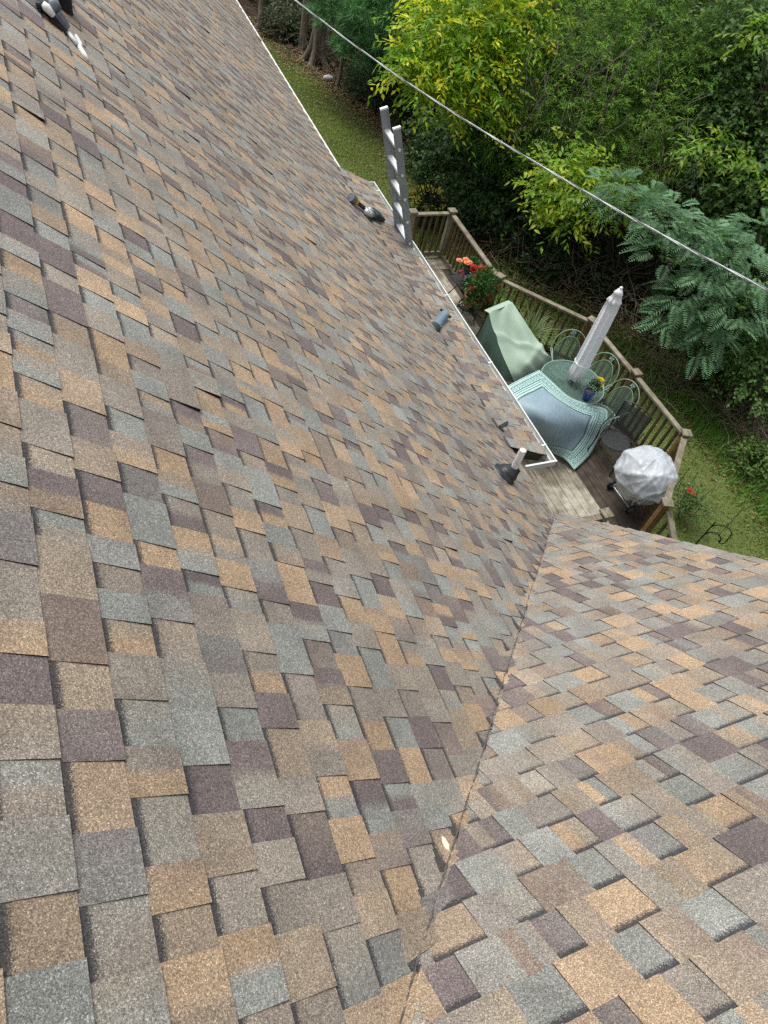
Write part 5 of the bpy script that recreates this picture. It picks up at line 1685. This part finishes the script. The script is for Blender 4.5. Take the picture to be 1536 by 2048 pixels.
# dark trunks inside the wood
for k, (a, b, r) in enumerate((((1262, 650, 17.0), (1400, 440, 17.5), 0.11), ((1215, 560, 18), (1225, 430, 18), 0.06), ((1130, 600, 18.0), (1170, 440, 18.5), 0.1), ((1480, 830, 15.4), (1580, 650, 15.6), 0.1), ((1310, 640, 18), (1330, 480, 18), 0.12), ((1090, 480, 19), (1100, 330, 19), 0.12), ((880, 250, 21), (890, 120, 21), 0.13))):
    p0 = PD(*a); p1 = PD(*b); d = unit(p1 - p0)
    p0 = p0 + d * ((GZ - 0.05 - p0[2]) / d[2])
    lb2 = ['leaning dark trunk inside the wood above the umbrella tip', 'thin dark upright trunk left of the leaning trunk', 'dark trunk at the shadowed wood edge above the railing', 'leaning trunk at the right edge below the mimosa', 'dark thick trunk right of the leaning trunk', 'dark trunk behind the ivy covered tree', 'dark trunk under the pine branches'][k]
    t = thing('tree', lb2, 'tree', p0, G)
    mb = MB(); p2 = p1 + d * 2.5
    limb(mb, [p0, lerp(p0, p1, .5) + rng.normal(0, .05, 3), p1, p2], r, r * .5, 10, r * .04); mb.build('trunk', M_BARK, t, smooth=True)
    P_, D_ = shell(p2, (1.5, 1.5, 1.2), 200)
    V, F, Cc = twig_leaves(P_, D_, 7, 0.5 * np.ones(len(P_)), 0.13, 0.08, (0.03, 0.06, 0.02), 0.3)
    soup('crown', V, F, Cc, M_FOL, t)

# undergrowth shrubs along the edge: each its own plant
SH = [(745, 190, .55, (0.035, 0.085, 0.025)), (790, 215, .5, (0.03, 0.07, 0.022)), (830, 255, .45, (0.05, 0.085, 0.03)), (870, 350, .55, (0.05, 0.1, 0.03)), (905, 400, .5, (0.06, 0.11, 0.032)), (925, 460, .4, (0.05, 0.1, 0.03)), (1020, 490, .3, (0.1, 0.19, 0.04)), (985, 440, .45, (0.04, 0.085, 0.025)), (600, 80, .35, (0.05, 0.07, 0.03)), (560, 70, .35, (0.05, 0.065, 0.03)), (1480, 800, .3, (0.07, 0.15, 0.035)), (1420, 770, .3, (0.065, 0.14, 0.03)), (1500, 940, .25, (0.1, 0.17, 0.04)), (1330, 690, .28, (0.05, 0.1, 0.03)), (1080, 545, .35, (0.045, 0.08, 0.03))]
LB = ['dark ivy mound below the pine at the lawn edge', 'dark leafy shrub above the ladder top', 'weedy shrub right of the ladder top', 'leafy shrub behind the ladder', 'green shrub above the far deck post', 'low green shrub right of the far deck post', 'bright green sprig in the brush above the middle railing', 'dark shrub in the brush above the red flowers', 'brown-green scrub under the grey trunks', 'brown-green scrub at the far lawn corner', 'bright green weeds under the right shrub tree', 'green weeds at the foot of the mimosa', 'light green weeds at the right lawn edge', 'small shrub right of the umbrella tip', 'dark brush shrub above the middle railing post']
for (px_, py_, r, colr), l_ in zip(SH, LB):
    c = PZ(px_, py_, GZ); 
    t = thing('shrub', l_, 'shrub', c, 'undergrowth shrubs')
    n = int(900 * r); P_, D_ = shell(c + np.array([0, 0, r * 0.6]), (r * 1.2, r * 1.2, r * 0.9), n, 0.3, -0.4)
    V, F, Cc = twig_leaves(P_, D_ + [0, 0, .3], 6, 0.28 * np.ones(len(P_)), 0.085, 0.055, colr, 0.3)
    soup('foliage', V, F, Cc, M_FOL, t)
    mb = MB()
    for k in range(6):
        a = k * 1.05
        limb(mb, [c + np.array([0, 0, -0.02]), c + np.array([r * .4 * math.cos(a), r * .4 * math.sin(a), r * .6]), c + np.array([r * .9 * math.cos(a), r * .9 * math.sin(a), r * 1.1])], 0.014, 0.005, 5)
    mb.build('stem', M_TWIG, t)

# dead brush: heaps of bare sticks at the wood edge, vines hanging in the cedar
def sticks(name, label, specs, mat_, r=0.007, hang=False):
    mb = MB()
    for (px_, py_, n, spread, ln) in specs:
        c = PZ(px_, py_, GZ) if not hang else PD(px_, py_, hang)
        for k in range(n):
            s = c + np.array([random.gauss(0, spread), random.gauss(0, spread), random.uniform(0, .25) if not hang else random.gauss(0, spread)])
            d = rand_dir(1)[0]
            if hang:
                d[2] = -abs(d[2]) - 1.0
            else:
                d[2] = abs(d[2]) * 0.6 + 0.1
            d = unit(d); L = ln * random.uniform(.5, 1.3)
            e = s + d * L; m_ = lerp(s, e, .5) + rng.normal(0, L * .09, 3)
            mb.tube([s, lerp(s, m_, .5) + rng.normal(0, L * .03, 3), m_, lerp(m_, e, .5) + rng.normal(0, L * .04, 3), e], [r, r, r * .8, r * .6, r * .4], 4, cap=False)
    o = mb.build(name, mat_)
    o['kind'] = 'stuff'; o['label'] = label
    return o
sticks('brushwood', 'tangle of dead branches and stems along the wood edge',
       [(560, 60, 70, .5, .8), (640, 110, 60, .6, .9), (730, 150, 70, .7, 1.0), (700, 120, 60, .7, 1.0), (840, 240, 90, .5, .9), (880, 290, 60, .5, .8), (1000, 500, 90, .6, .9), (1080, 520, 80, .5, .9), (1160, 600, 60, .5, .8), (1250, 680, 60, .4, .7), (1350, 760, 110, .45, 1.0), (1430, 790, 60, .4, .9), (1500, 880, 110, .35, .9), (1530, 840, 80, .4, 1.0), (1300, 600, 50, .7, 1.2), (1200, 520, 60, .7, 1.3), (1000, 420, 50, .6, .9), (1480, 760, 60, .6, 1.0)], M_TWIG)
sticks('hanging_vines', 'bare grey vines hanging through the cedar',
       [(1350, 250, 26, .45, 1.2), (1370, 330, 22, .3, 1.0), (1130, 120, 20, .4, 1.0), (1180, 110, 18, .4, 1.0), (1100, 90, 14, .4, .9), (1030, 220, 12, .3, .8), (1300, 170, 14, .5, 1.1), (1240, 240, 12, .5, 1.0)], M_VINE, 0.006, hang=15.9)

# deep wood behind: low plants and leaf masses that close the view
def deep(r, n):
    y = r.uniform(-4, 34, n); ex = edge_x(np.clip(y, -8, 24))
    x = ex + 1.2 + np.abs(r.normal(0, 5.5, n)) * 1.3
    return x, y
n = 60000
x, y = deep(rng, n)
z = GZ + rng.uniform(0.02, 1, n) ** 2 * (0.4 + 0.55 * np.clip(x - edge_x(np.clip(y, -8, 24)) - 2.5, 0, 6))
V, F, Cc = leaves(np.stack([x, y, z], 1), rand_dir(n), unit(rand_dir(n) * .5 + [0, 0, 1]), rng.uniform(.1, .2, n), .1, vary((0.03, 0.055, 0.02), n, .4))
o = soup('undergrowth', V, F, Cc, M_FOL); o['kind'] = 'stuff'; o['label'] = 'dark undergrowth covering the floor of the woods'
n = 80000
P_ = []
for k in range(46):
    yy = rng.uniform(-6, 36); xx = edge_x(np.clip(yy, -8, 24)) + rng.uniform(5.0, 17)
    p_, d_ = shell(np.array([xx, yy, GZ + rng.uniform(1.2, 4.0)]), (2.4, 2.4, 1.8), 1700, 0.4, -1)
    P_.append(p_)
P_ = np.concatenate(P_); n = len(P_)
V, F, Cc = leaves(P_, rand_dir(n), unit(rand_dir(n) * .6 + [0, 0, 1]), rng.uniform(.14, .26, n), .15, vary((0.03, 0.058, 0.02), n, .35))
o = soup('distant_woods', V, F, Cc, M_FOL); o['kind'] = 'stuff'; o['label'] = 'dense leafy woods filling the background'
